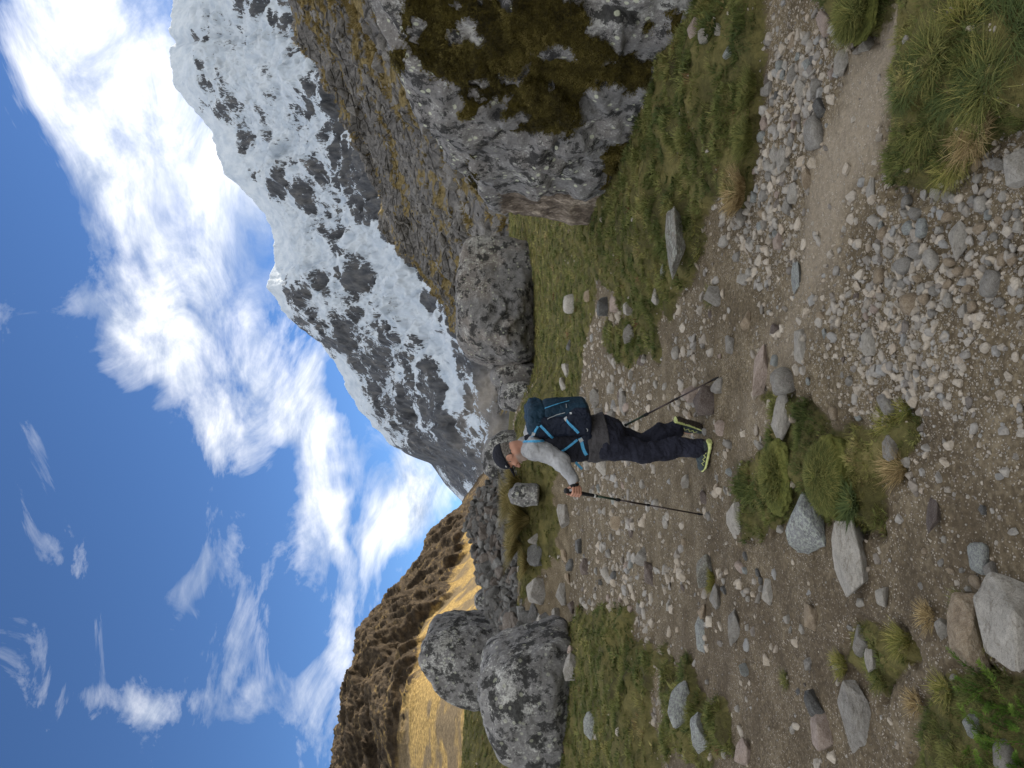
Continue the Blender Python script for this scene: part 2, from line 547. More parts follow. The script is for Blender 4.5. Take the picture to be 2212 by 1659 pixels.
# where bare rock shows through the snow (places read on the mountain itself)
rk = np.zeros(len(P0))
for (cx, cy, rx, ry, rot, wt) in [
        (745, 170, 55, 120, 20, .95), (770, 330, 60, 130, 12, 1.0), (800, 430, 45, 70, 0, .9), (670, 235, 30, 60, 0, .5), (560, 375, 16, 14, 0, .9),
        (600, 410, 14, 22, 0, .7), (650, 430, 40, 14, 35, .85), (610, 590, 14, 24, 0, .6), (640, 640, 18, 40, 0, .9), (660, 700, 22, 40, 40, .8), (760, 600, 40, 16, 20, .8),
        (700, 620, 16, 20, 0, .6), (790, 640, 18, 22, 0, .6), (740, 720, 26, 46, 30, .9), (800, 740, 30, 44, 40, .9), (850, 770, 50, 40, 40, .85), (830, 860, 34, 46, 0, .95),
        (880, 850, 46, 50, 40, .9), (930, 880, 40, 60, 50, .95), (960, 960, 46, 60, 30, 1.1), (1000, 1020, 60, 60, 0, 1.2), (900, 960, 40, 36, 30, .8), (925, 560, 44, 40, 45, 1.2),
        (965, 640, 42, 46, 45, 1.3), (850, 490, 20, 30, 0, .9), (440, 75, 8, 16, 0, .7), (425, 130, 14, 12, 0, .6), (470, 190, 12, 22, 0, .6), (450, 230, 20, 12, 0, .5), (520, 60, 8, 16, 0, .4),
        (1040, 850, 34, 90, 30, 1.3), (1010, 790, 30, 60, 40, .9), (1070, 930, 40, 80, 0, 1.3), (690, 500, 16, 30, 0, .5), (740, 520, 14, 20, 0, .5)]:
    rk = np.maximum(rk, wt * blob(pxw, pyw, cx, cy, rx, ry, rot))
# the glacier tongue stays white
for (cx, cy, rx, ry, rot) in [(800, 520, 40, 26, 60), (850, 590, 40, 24, 55), (905, 680, 44, 24, 58), (950, 770, 36, 18, 58), (985, 850, 40, 13, 65), (1030, 930, 26, 6, 65), (890, 520, 12, 20, 30)]:
    rk = rk - 1.3 * blob(pxw, pyw, cx, cy, rx, ry, rot)
mor = np.maximum(blob(px_, py_, 1045, 860, 34, 80, 25), blob(px_, py_, 1070, 960, 30, 80, 0))
M_face = 1.05 * rk + 1.3 * (steep - np.median(steep)) - 0.28 * NX + 0.16 * ss(620, 900, py_) + 0.10 * ss(640, 800, px_) - 0.06


def m_snow(t):
    pos = t.n('ShaderNodeNewGeometry').outputs['Position']
    st = t.n('ShaderNodeMapping', {0: pos, 2: (0, R(-24), 0), 3: (1.0, 0.5, 0.30)}).outputs[0]
    a = t.attr('rock')
    n1 = t.noise(st, 0.020, 8.0, 0.66)
    n2 = t.noise(st, 0.075, 6.0, 0.7)
    n4 = t.noise(st, 0.0075, 6.0, 0.6)
    nrm = t.n('ShaderNodeNewGeometry').outputs['Normal']
    nz = t.n('ShaderNodeSeparateXYZ', {0: nrm}).outputs[2]
    n6 = t.noise(st, 0.22, 4.0, 0.7)
    nn = t.math('ADD', t.math('MULTIPLY', t.math('SUBTRACT', n1, 0.5), 1.0), t.math('ADD', t.math('MULTIPLY', t.math('SUBTRACT', n2, 0.5), 1.2), t.math('MULTIPLY', t.math('SUBTRACT', n6, 0.5), 1.0)))
    nn = t.math('ADD', nn, t.math('MULTIPLY', t.math('SUBTRACT', n4, 0.5), 1.3))
    nn = t.math('ADD', nn, t.ramp(nz, 0.35, 0.75, 0.12, -0.12, False))
    ac = t.math('MAXIMUM', t.math('MINIMUM', a, 1.0), 0.0)
    r = t.ramp(t.math('ADD', t.math('MULTIPLY', a, 1.05), t.math('MULTIPLY', nn, t.math('ADD', 0.62, t.math('MULTIPLY', ac, 1.5)))), 0.50, 0.62)
    rock = t.colors(t.noise(st, 0.05, 7.0, 0.65), [(0.3, (0.040, 0.044, 0.054)), (0.5, (0.090, 0.094, 0.104)), (0.66, (0.15, 0.146, 0.145)), (0.8, (0.24, 0.21, 0.175))])  # blue-grey cast of distance haze is put into the rock colour
    mo = t.attr('moraine')
    rock = t.mix(t.math('MULTIPLY', mo, 0.85), rock, t.colors(n2, [(0.3, (0.19, 0.17, 0.145)), (0.7, (0.34, 0.31, 0.27))]))
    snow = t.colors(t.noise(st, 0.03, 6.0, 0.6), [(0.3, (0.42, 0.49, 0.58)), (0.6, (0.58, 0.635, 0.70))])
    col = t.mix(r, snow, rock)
    return principled(t, col, 0.8, t.bump(t.math('ADD', n1, t.math('MULTIPLY', n2, 0.7)), 1.0, 14.0), 0.2)


M_snow = material('snow_and_rock', m_snow)
mount = link('snow_mountain', mesh_data('snow_mountain', P0, grid_faces(len(s), len(tcol)), attrs={'rock': M_face, 'moraine': np.clip(mor, 0, 1)}), M_snow)
tag(mount, 'jagged snow and ice covered mountain face with dark rock bands', kind='structure')

# sunlit brown hill closing the valley on the left
hk = np.array([(900, 1130), (960, 1108), (1000, 1062), (1030, 1035), (1060, 1015), (1105, 984), (1125, 955), (1150, 926), (1185, 918), (1205, 912), (1240, 884), (1280, 851), (1340, 802), (1375, 772), (1400, 766),
               (1425, 768), (1480, 741), (1510, 738), (1545, 734), (1600, 722), (1660, 719), (1800, 690), (2100, 640)], float)
tcol = np.linspace(-0.95, -0.04, 560)
ycol = 829.4 - 1474.6 * tcol
ecol = (1105.8 - np.interp(ycol, hk[:, 0], hk[:, 1])) / 1474.6
jit = (noise3(xyz(tcol * 70, tcol * 0), 15) * 0.008 + noise3(xyz(tcol * 200, tcol * 0), 16) * 0.005) * ss(0.02, 0.1, ecol)
ker = np.hanning(41)
ecs = np.convolve(np.pad(ecol, 20, 'edge'), ker / ker.sum(), 'valid')
s = np.concatenate([np.linspace(0, 1, 330), np.linspace(1.02, 1.4, 16)])
T, S = np.meshgrid(tcol, s)
E = ecs[None, :] + (ecol - ecs + jit)[None, :] * ss(0.7, 1.0, S)
y0 = 150 + 330 * ss(-0.5, -0.1, T)
yc = 520 + 500 * ss(-0.45, -0.1, T)
YY = y0 + (yc - y0) * S
low = 0.50 * (np.clip(S, 0, 1) / 0.62) ** 1.35
cl = 0.50 + 0.50 * (np.clip(S - 0.62, 0, 1) / 0.38) ** 0.9
prof = np.where(S < 0.62, low, cl)
prof = np.where(S > 1, 1 - 0.8 * (S - 1), prof)
ZZ = EYE - 3 * (1 - np.clip(S * 8, 0, 1)) + E * yc * prof
P1 = np.stack([T * YY, YY, ZZ], -1).reshape(-1, 3)
SF, EF = S.ravel(), E.ravel()
along = P1[:, 0] * 0.55 - P1[:, 1] * 0.83
gul = fbm(np.stack([along / 60 + P1[:, 2] / 150, P1[:, 2] / 110, along * 0 + 3], -1), 5, 0.55, 91, True)
crag = fbm(P1 / 38, 6, 0.56, 95, True)
broad = fbm(P1 / 110, 4, 0.5, 99, True)
cmask = ss(0.50, 0.62, SF + 0.07 * gul) * (SF <= 1.0)
env = (0.15 + 0.85 * (1 - ss(0.86, 1.0, SF)))
disp = env * (cmask * (11 * gul + 12 * crag + 9 * broad) + (1 - cmask) * ss(0, 0.1, SF) * (0.8 * broad + 0.5 * crag)) * ss(0.0, 0.15, EF)
P1[:, 2] += 0.35 * disp
P1[:, 0] += 0.62 * disp
P1[:, 1] -= 0.55 * disp
scree = np.clip(fbm(P1 / 45, 4, 0.6, 97) * 1.7 + 0.62, 0, 1) * (1 - cmask) * ss(0.12, 0.30, SF + 0.06 * fbm(P1 / 60, 3, 0.5, 98))  # scree patches; cloud shade on the mid-slope is put into this darkening too


def m_hill(t):
    pos = t.n('ShaderNodeNewGeometry').outputs['Position']
    nrm = t.n('ShaderNodeNewGeometry').outputs['Normal']
    nz = t.n('ShaderNodeSeparateXYZ', {0: nrm}).outputs[2]
    n1 = t.noise(pos, 0.11, 7.0, 0.65)
    n2 = t.noise(pos, 0.6, 5.0, 0.65)
    tus = t.ramp(t.voro(pos, 0.55), 0.25, 0.6)
    grass = t.colors(n2, [(0.34, (0.12, 0.080, 0.032)), (0.5, (0.32, 0.222, 0.085)), (0.66, (0.45, 0.325, 0.13))])
    grass = t.mix(t.math('MULTIPLY', tus, 0.5), grass, (0.15, 0.105, 0.045))
    rock = t.colors(t.noise(pos, 0.25, 8.0, 0.7), [(0.3, (0.020, 0.016, 0.013)), (0.5, (0.052, 0.040, 0.029)), (0.68, (0.105, 0.078, 0.050)), (0.8, (0.18, 0.13, 0.078))])
    shaded_scree = t.colors(n2, [(0.3, (0.085, 0.066, 0.042)), (0.7, (0.18, 0.138, 0.085))])
    c = t.attr('cliff')
    steep = t.ramp(t.math('ADD', nz, t.math('MULTIPLY', t.math('SUBTRACT', n1, 0.5), 0.7)), 0.62, 0.48)
    k = t.math('MULTIPLY', c, t.math('ADD', t.math('MULTIPLY', steep, 0.55), 0.45))
    col = t.mix(t.ramp(t.math('ADD', t.attr('scree'), t.math('MULTIPLY', t.math('SUBTRACT', n1, 0.5), 1.2)), 0.3, 0.7), grass, shaded_scree)
    col = t.mix(t.math('MULTIPLY', c, 0.6), col, (0.105, 0.074, 0.036))
    col = t.mix(t.ramp(t.math('ADD', k, t.math('MULTIPLY', t.math('SUBTRACT', n1, 0.5), 0.8)), 0.30, 0.48), col, rock)
    return principled(t, col, 0.95, t.bump(t.math('ADD', n1, t.math('MULTIPLY', n2, 0.5)), 1.0, 1.6), 0.1)


M_hill = material('dry_grass_and_crag', m_hill)
hill = link('hill', mesh_data('hill', P1, grid_faces(len(s), len(tcol)), attrs={'cliff': cmask, 'scree': scree}), M_hill)
tag(hill, 'sunlit brown hill with dark crags above golden grass', kind='structure')

# shaded rocky slope on the right; it climbs on beyond the picture and keeps the sun off the trail
az_k = [-1, 2, 5.4, 6.6, 10.4, 12.25, 14.8, 17.3, 20.1, 22.6, 24.4, 27.1, 29.4, 36, 45, 55, 75, 100, 130, 150]
x_k = [1112, 1085, 983, 975, 900, 850, 822, 815, 780, 730, 700, 660, 628]
tan_e = [(1105.8 - x) / 1474.6 * math.cos(R(a)) for a, x in zip(az_k, x_k)] + [.37, .45, .49, .46, .36, .25, .15]
az = np.concatenate([np.linspace(-1, 34, 520, endpoint=False), np.linspace(34, 150, 90)])
el = np.interp(az, az_k, tan_e)
jit = 0.006 * noise3(xyz(az * 1.1, az * 0), 25) + 0.0035 * noise3(xyz(az * 4.3, az * 0), 26)
s = np.concatenate([np.linspace(0, 1, 330), np.linspace(1.03, 1.5, 14)])
AZ, S = np.meshgrid(np.radians(az), s)
EL = el[None, :] + jit[None, :] * ss(0.8, 1.0, S)
r0 = np.interp(np.degrees(AZ), [-1, 5, 12, 29, 60, 150], [95, 80, 52, 30, 26, 40])
rc = np.interp(np.degrees(AZ), [-1, 5, 15, 29, 60, 150], [330, 290, 210, 150, 165, 170])
RRr = r0 + (rc - r0) * S
prof = np.where(S <= 1, 0.25 * S + 0.75 * np.clip(S, 0, 1) ** 1.35, 1 - 0.7 * (S - 1))
ZZ = EYE - 1.2 * (1 - np.clip(S * 6, 0, 1)) + EL * rc * prof
P2 = np.stack([RRr * np.sin(AZ), RRr * np.cos(AZ), ZZ], -1).reshape(-1, 3)
SF = S.ravel()
strat = fbm(np.stack([P2[:, 0] / 22 + P2[:, 2] / 16, P2[:, 2] / 4.5 - P2[:, 0] / 9, P2[:, 1] / 26], -1), 5, 0.52, 101, True)
big = fbm(P2 / 22, 5, 0.55, 103, True)
env = ss(0.0, 0.06, SF) * (0.2 + 0.8 * (1 - ss(0.88, 1.0, SF))) * (SF <= 1)
nearf = np.clip(RRr.ravel() / 120, 0.35, 1.3)
dsp = env * nearf * (2.3 * strat + 4.0 * big)
P2[:, 2] += 0.5 * dsp
P2[:, 0] -= 0.75 * dsp
P2[:, 1] -= 0.4 * dsp
straw = np.clip(0.36 + 1.25 * fbm(np.stack([P2[:, 0] / 26 + P2[:, 2] / 20, P2[:, 2] / 10 - P2[:, 0] / 30, P2[:, 1] / 40], -1), 4, 0.55, 107), 0, 1)


def m_slope(t):
    pos = t.n('ShaderNodeNewGeometry').outputs['Position']
    nrm = t.n('ShaderNodeNewGeometry').outputs['Normal']
    nz = t.n('ShaderNodeSeparateXYZ', {0: nrm}).outputs[2]
    n1 = t.noise(pos, 0.5, 7.0, 0.65)
    n2 = t.noise(pos, 2.2, 5.0, 0.65)
    ps_ = t.n('ShaderNodeMapping', {0: pos, 2: (0, R(28), 0), 3: (0.35, 0.5, 1.3)}).outputs[0]
    vd = t.voro(ps_, 0.6, 'DISTANCE_TO_EDGE')
    rock = t.colors(t.math('ADD', t.math('MULTIPLY', n1, 0.55), t.math('MULTIPLY', n2, 0.45)),
                    [(0.3, (0.055, 0.053, 0.052)), (0.5, (0.145, 0.138, 0.133)), (0.7, (0.26, 0.248, 0.235))])
    rock = t.mix(t.ramp(vd, 0.035, 0.0), rock, (0.04, 0.037, 0.034))
    grass = t.colors(n2, [(0.3, (0.080, 0.060, 0.026)), (0.5, (0.17, 0.13, 0.058)), (0.7, (0.26, 0.205, 0.098))])
    k = t.math('ADD', t.attr('straw'), t.math('ADD', t.math('MULTIPLY', t.math('SUBTRACT', n1, 0.5), 1.3), t.ramp(nz, 0.2, 0.8, -0.22, 0.25, False)))
    col = t.mix(t.ramp(k, 0.50, 0.66), rock, grass)
    hh = t.math('ADD', n1, t.math('ADD', t.math('MULTIPLY', n2, 0.45), t.ramp(vd, 0.0, 0.12, 0, 0.5)))
    return principled(t, col, 0.95, t.bump(hh, 1.0, 0.55), 0.15)


M_slope = material('rock_and_straw_slope', m_slope)
slope = link('hillside', mesh_data('hillside', P2, grid_faces(len(s), len(az)), attrs={'straw': straw}), M_slope)
tag(slope, 'steep shaded hillside of broken grey rock and straw coloured grass', kind='structure')
SLOPE_P, SLOPE_STRAW, SLOPE_SHAPE = P2, straw, AZ.shape


# ---------------------------------------------------------------- rock
def m_boulder(light=0.0, lichen=0.5, black=0.5, warm=0.0, fs=1.0, dot=1.0):
    def f(t):
        pos = t.n('ShaderNodeTexCoord').outputs['Object']
        n1 = t.noise(pos, 1.7 * fs, 5.0, 0.6)
        n2 = t.noise(pos, 9.0 * fs, 6.0, 0.68)
        n3 = t.noise(pos, 42.0 * fs, 4.0, 0.7)
        n5 = t.noise(pos, 130.0 * fs, 2.0, 0.7)
        base = t.colors(t.math('ADD', t.math('MULTIPLY', n2, 0.5), t.math('MULTIPLY', n3, 0.5)),
                        [(0.30, (0.060 + light, 0.058 + light, 0.058 + light)), (0.5, (0.155 + light, 0.150 + light, 0.148 + light)),
                         (0.7, (0.27 + light, 0.262 + light, 0.255 + light))])
        if warm:
            base = t.mix(t.math('MULTIPLY', t.ramp(n1, 0.42, 0.62), warm), base, t.mix(n2, (0.16, 0.115, 0.080), (0.40, 0.32, 0.25)))
        # pale crust lichen in flecks and patches, black lichen between
        pale = t.ramp(t.math('ADD', t.math('MULTIPLY', n3, 0.7), t.math('ADD', t.math('MULTIPLY', n2, 0.5), t.math('MULTIPLY', n1, 0.35))), 0.93 - 0.16 * lichen, 1.00 - 0.16 * lichen)
        col = t.mix(t.math('MULTIPLY', pale, 0.85), base, t.mix(n1, (0.40, 0.40, 0.385), (0.53, 0.54, 0.49)))
        pp_ = t.noise(pos, 1.3 * fs, 6.0, 0.72)
        col = t.mix(t.math('MULTIPLY', t.ramp(t.math('ADD', pp_, t.math('MULTIPLY', n3, 0.25)), 0.68, 0.76), 0.7 * lichen + 0.25), col, t.mix(n2, (0.34, 0.335, 0.325), (0.60, 0.60, 0.55)))
        nb = t.noise(pos, 6.0 * fs, 7.0, 0.72)
        blk = t.ramp(t.math('ADD', nb, t.math('MULTIPLY', n5, 0.22)), 0.68 - 0.12 * black, 0.735 - 0.12 * black)
        col = t.mix(t.math('MULTIPLY', blk, 0.88), col, (0.022, 0.022, 0.022))
        # pale green dots
        vd = t.voro(pos, 17.0 * fs)
        vr = t.n('ShaderNodeSeparateColor', {0: t.voro(pos, 17.0 * fs, 'F1', 'Color')}).outputs[0]
        dots = t.math('MULTIPLY', t.ramp(t.math('ADD', vd, t.math('MULTIPLY', n3, 0.3)), 0.50, 0.40), t.ramp(t.math('ADD', vr, t.math('MULTIPLY', n1, 0.5)), 1.02, 1.06))
        col = t.mix(t.math('MULTIPLY', dots, 0.9 * dot), col, (0.60, 0.62, 0.47))
        h = t.math('ADD', t.math('MULTIPLY', n2, 1.0), t.math('ADD', t.math('MULTIPLY', n3, 0.5), t.math('MULTIPLY', n5, 0.25)))
        return principled(t, col, 0.92, t.bump(h, 0.9, 0.03), 0.2)
    return f


M_boulder = material('lichened_granite', m_boulder(0.045, 0.40, 0.30, 0.14, 0.85, 0.8))
M_boulder_dark = material('dark_lichened_granite', m_boulder(0.045, 0.62, 0.62, 0.0, 0.42, 0.35))
M_boulder_bare = material('weathered_granite', m_boulder(0.015, 0.38, 0.42, 0.28, 0.40, 0.4))


def m_stone(t):
    pos = t.n('ShaderNodeTexCoord').outputs['Object']
    rnd = t.n('ShaderNodeObjectInfo').outputs['Random']
    off = t.n('ShaderNodeVectorMath', {0: pos, 1: t.n('ShaderNodeCombineXYZ', {0: t.math('MULTIPLY', rnd, 37.0), 1: t.math('MULTIPLY', rnd, 91.0)}).outputs[0]}, operation='ADD').outputs[0]
    n1 = t.noise(off, 2.2, 5.0, 0.62)
    n2 = t.noise(off, 14.0, 4.0, 0.7)
    base = t.colors(rnd, [(0.0, (0.27, 0.25, 0.225)), (0.16, (0.54, 0.465, 0.37)), (0.30, (0.42, 0.395, 0.36)), (0.44, (0.58, 0.505, 0.41)), (0.56, (0.36, 0.36, 0.355)),
                          (0.68, (0.50, 0.42, 0.33)), (0.80, (0.62, 0.555, 0.465)), (0.90, (0.20, 0.175, 0.155)), (1.0, (0.52, 0.495, 0.455))])
    col = t.mix(t.ramp(n1, 0.3, 0.7, 0.0, 0.62), base, t.mix(1.0, base, (0.62, 0.60, 0.58), 'MULTIPLY'))
    col = t.mix(t.ramp(n2, 0.52, 0.70, 0.0, 0.5), col, t.mix(0.5, col, (0.52, 0.49, 0.45)))
    col = t.mix(t.ramp(n2, 0.44, 0.30, 0.0, 0.7), col, (0.075, 0.068, 0.062))
    return principled(t, col, 0.88, t.bump(t.math('ADD', n1, t.math('MULTIPLY', n2, 0.5)), 0.6, 0.06), 0.25)


M_stone = material('mixed_field_stone', m_stone)


def m_hero(c1, c2, c3, lich=0.0, gain=1.0):
    c1, c2, c3 = [tuple(min(0.8, q * gain) for q in c) for c in (c1, c2, c3)]

    def f(t):
        pos = t.n('ShaderNodeTexCoord').outputs['Object']
        n1 = t.noise(pos, 2.0, 5.0, 0.62, 0.4)
        n2 = t.noise(pos, 8.0, 6.0, 0.68)
        n3 = t.noise(pos, 46.0, 3.0, 0.7)
        col = t.colors(t.math('ADD', t.math('MULTIPLY', n1, 0.5), t.math('MULTIPLY', n2, 0.5)), [(0.32, c1), (0.5, c2), (0.68, c3)])
        col = t.mix(t.ramp(n3, 0.52, 0.66, 0.0, 0.75), col, t.mix(0.65, col, (0.66, 0.64, 0.59)))
        n4 = t.noise(pos, 3.6, 6.0, 0.7, 0.8)
        col = t.mix(t.ramp(n4, 0.52, 0.62, 0.0, 0.55), col, t.mix(1.0, col, (0.50, 0.46, 0.41), 'MULTIPLY'))
        col = t.mix(t.ramp(n3, 0.45, 0.32, 0.0, 0.65), col, (0.05, 0.047, 0.045))
        if lich:
            l = t.ramp(t.math('ADD', n2, t.math('MULTIPLY', n3, 0.45)), 0.83 - 0.15 * lich, 0.88 - 0.15 * lich)
            col = t.mix(t.math('MULTIPLY', l, 0.85), col, (0.52, 0.56, 0.50))
        return principled(t, col, 0.88, t.bump(t.math('ADD', n2, t.math('MULTIPLY', n3, 0.5)), 0.8, 0.05), 0.25)
    return f


MH = {
    'grey': material('grey_stone', m_hero((0.165, 0.153, 0.138), (0.295, 0.276, 0.25), (0.43, 0.405, 0.37), gain=1.18)),
    'pale': material('pale_stone', m_hero((0.26, 0.238, 0.208), (0.44, 0.41, 0.365), (0.58, 0.545, 0.49), gain=1.18)),
    'blue': material('blue_grey_stone', m_hero((0.14, 0.145, 0.152), (0.28, 0.286, 0.295), (0.42, 0.43, 0.43), 0.7, gain=1.18)),
    'tan': material('tan_stone', m_hero((0.20, 0.145, 0.095), (0.37, 0.285, 0.195), (0.50, 0.42, 0.315), gain=1.18)),
    'pink': material('pinkish_stone', m_hero((0.26, 0.19, 0.155), (0.42, 0.33, 0.28), (0.55, 0.46, 0.40), gain=1.18)),
    'rust': material('rust_brown_stone', m_hero((0.075, 0.055, 0.048), (0.15, 0.115, 0.10), (0.24, 0.20, 0.175), gain=1.18)),
    'dark': material('dark_grey_stone', m_hero((0.055, 0.055, 0.055), (0.12, 0.12, 0.118), (0.22, 0.215, 0.21), gain=1.18)),
    'lichen': material('lichened_stone', m_hero((0.12, 0.115, 0.105), (0.24, 0.225, 0.20), (0.40, 0.33, 0.24), 0.45, gain=1.18)),
}


def ico(sub):
    bm = bmesh.new()
    bmesh.ops.create_icosphere(bm, subdivisions=sub, radius=1.0)
    V = np.array([v.co[:] for v in bm.verts])
    F = np.array([[v.index for v in f.verts] for f in bm.faces])
    bm.free()
    return V / np.linalg.norm(V, axis=1, keepdims=True), F


ICO = {k: ico(k) for k in (1, 2, 3, 4, 5, 6)}
ICO[7] = ico(7)


def block(dirs, planes, p):
    acc_ = np.zeros(len(dirs))
    for n, d in planes:
        n = np.asarray(n, float)
        n = n / np.linalg.norm(n)
        acc_ += (np.maximum(dirs @ n, 0) / d) ** p
    return dirs * (acc_ ** (-1.0 / p))[:, None]


def stone_mesh(name, seed, sub=3, flat=1.0, planes=11, p=16, rough=0.05, lo=0.62):
    r_ = np.random.default_rng(seed)
    V, F = ICO[sub]
    n = r_.normal(size=(planes, 3))
    n[:, 2] *= 0.8
    pl = [(v, r_.uniform(lo, 1.0)) for v in n]
    pl += [((0, 0, 1), r_.uniform(0.55, 0.9)), ((0, 0, -1), 0.8), ((1, 0, 0), 1), ((-1, 0, 0), 1), ((0, 1, 0), 1), ((0, -1, 0), 1)]
    W = block(V, pl, p)
    W = W + V * (rough * (1.8 * fbm(V * 1.7 + seed, 4, 0.55, seed) + 0.9 * fbm(V * 3.1 + seed, 4, 0.6, seed + 3, True)))[:, None]
    ext = (W.max(0) - W.min(0)) / 2
    W = (W - (W.max(0) + W.min(0)) / 2) / ext
    W[:, 2] *= flat
    me = mesh_data(name, W, F, smooth=sub >= 3 and p < 12 or p < 9)
    return me


def hull_mesh(name, seed, npts=18, box=(1, 1, 1), bevel=0.05, cuts=0, rough=0.03):
    """a broken stone: convex chip with worn edges"""
    r_ = np.random.default_rng(seed)
    P = r_.normal(size=(npts, 3))
    P /= np.linalg.norm(P, axis=1, keepdims=True)
    P = np.sign(P) * np.abs(P) ** r_.uniform(.65, .95) * r_.uniform(.78, 1.05, (npts, 1))
    bm = bmesh.new()
    for q in P * np.asarray(box):
        bm.verts.new(q)
    res = bmesh.ops.convex_hull(bm, input=bm.verts)
    bmesh.ops.delete(bm, geom=[g_ for g_ in set(res['geom_interior']) | set(res['geom_unused']) if isinstance(g_, bmesh.types.BMVert)], context='VERTS')
    bmesh.ops.dissolve_limit(bm, angle_limit=R(9), verts=bm.verts[:], edges=bm.edges[:])
    if bevel:
        bmesh.ops.bevel(bm, geom=bm.edges[:], offset=bevel, segments=1, affect='EDGES', clamp_overlap=True)
    bmesh.ops.triangulate(bm, faces=bm.faces[:])
    for _ in range(cuts):
        bmesh.ops.subdivide_edges(bm, edges=bm.edges[:], cuts=1, use_grid_fill=True)
    bm.verts.index_update()
    V = np.array([v.co[:] for v in bm.verts])
    F = np.array([[v.index for v in f.verts] for f in bm.faces])
    bm.free()
    if cuts:
        V = V * (1 + rough * (fbm(V * 2.2 + seed, 4, 0.6, seed) * 1.6 + 0.5 * fbm(V * 5 + seed, 3, 0.6, seed + 7)))[:, None]
    V = (V - (V.max(0) + V.min(0)) / 2) / ((V.max(0) - V.min(0)) / 2)
    return mesh_data(name, V, F, smooth=False)


# shapes shared by the loose stones (half extents 1 x 1 x flat)
SHAPES = {
    'angular': [hull_mesh('angular_stone', 100 + k, 15 + k, (1, .9, .8), 0.045, 2, 0.045) for k in range(8)],
    'cobble': [stone_mesh('cobble', 200 + k, 3, 1.0, 7, 5, 0.05, 0.8) for k in range(5)],
    'slab': [hull_mesh('slab', 300 + k, 14 + k, (1, .8, .45), 0.04, 2, 0.045) for k in range(8)],
}
for k_ in ('cobble',):
    for me_ in SHAPES[k_]:
        me_.polygons.foreach_set('use_smooth', np.full(len(me_.polygons), True))


def boulder(name, centre, half, planes, p, sub, mat, amp=(0.10, 0.035, 0.012), freq=(0.9, 3.2, 11.0), seed=0, carve=None):
    V, F = ICO[sub]
    D = V * np.asarray(half)
    D = D / np.linalg.norm(D, axis=1, keepdims=True)
    W = block(D, planes, p)
    k = np.zeros(len(W))
    for a_, f_, o_ in zip(amp, freq, (3, 3, 3)):
        k += a_ * fbm(W * f_ + seed * 3.7, o_, 0.55, seed + int(f_ * 10))
    if carve is not None:
        k += carve(W + np.asarray(centre))
    W = W + D * k[:, None]
    o = link(name, mesh_data(name, W, F), mat)
    o.location = centre
    return o, W + np.asarray(centre), D, F


def bp(half, extra, boxy=1.0):
    hx, hy, hz_ = half
    r_ = np.random.default_rng(int(hx * 1000) % 997)
    more = []
    for a in (-1, 0, 1):
        for b in (-1, 0, 1):
            for c in (-1, 0, 1):
                nz_ = abs(a) + abs(b) + abs(c)
                if nz_ >= 2:
                    n = np.array([a / hx, b / hy, c / hz_]) * (hx * hy * hz_) ** (1 / 3) + r_.normal(0, .24, 3)
                    n = n / np.linalg.norm(n)
                    more.append((n, float(np.abs(n) @ np.array(half)) * (r_.uniform(.76, .97) if nz_ == 2 else r_.uniform(.66, .90)) * (1.12 if c < 0 else 1) * boxy))
    extra = extra + more
    return [((1, 0, 0), hx), ((-1, 0, 0), hx), ((0, 1, 0), hy), ((0, -1, 0), hy), ((0, 0, 1), hz_), ((0, 0, -1), hz_)] + extra


def moss_pad(bo, W, F, D, polys, mat, height=0.035, seed=0, facing=None):
    """living moss cushion lying over part of a boulder's face"""
    px_, py_ = preview_xy(W)
    Pq = np.stack([px_, py_], -1) + 26 * np.stack([fbm(W * 5, 3, 0.6, 7 + seed), fbm(W * 5, 3, 0.6, 8 + seed)], -1)
    sd_ = np.full(len(W), -1e9)
    for q in polys:
        sd_ = np.maximum(sd_, poly_sd(Pq, q))
    hole = fbm(W * 3.3, 3, 0.55, 9 + seed)
    sd_ = np.minimum(sd_, (0.22 - hole) * 110)
    sel = sd_ > -2
    if facing is not None:
        sel &= facing(W)
    fs = F[sel[F].all(1)]
    used = np.unique(fs)
    rem = -np.ones(len(W), int)
    rem[used] = np.arange(len(used))
    up = ss(-2, 22, sd_[used]) * (height + height * 0.9 * fbm(W[used] * 9, 4, 0.6, 33 + seed)) - 0.012 * ss(3, -2, sd_[used])
    Q = W[used] + D[used] * up[:, None] - np.asarray(bo.location)
    return link('moss', mesh_data('moss', Q, rem[fs]), mat, bo), Q + np.asarray(bo.location), D[used]


def m_moss(t):
    pos = t.n('ShaderNodeTexCoord').outputs['Object']
    n1 = t.noise(pos, 3.0, 4.0, 0.6)
    n2 = t.noise(pos, 30.0, 5.0, 0.7)
    n3 = t.noise(pos, 110.0, 3.0, 0.7)
    col = t.colors(t.math('ADD', t.math('MULTIPLY', n1, 0.45), t.math('MULTIPLY', n2, 0.55)),
                   [(0.32, (0.020, 0.015, 0.006)), (0.47, (0.058, 0.046, 0.013)), (0.60, (0.110, 0.088, 0.022)), (0.75, (0.165, 0.135, 0.040))])
    h = t.math('ADD', n2, t.math('MULTIPLY', n3, 0.7))
    return principled(t, col, 0.98, t.bump(h, 1.0, 0.03), 0.05)


M_moss = material('brown_green_moss', m_moss)

# the great boulder on the right
BC = (4.1, 7.5, 1.1)
BPL = [((-.985, -.16, .06), 1.54), ((-.96, -.05, -.27), 1.60), ((-.12, .14, .98), 1.56), ((-.75, -.10, .65), 1.92), ((.1, 1, 0), 4.1), ((1, 0, 0), 2.3),
       ((.1, -1, 0), 3.5), ((0, 0, -1), 1.6), ((-.93, -.30, .20), 1.72), ((-.97, .08, .22), 1.77), ((-.7, .45, .55), 3.3)]


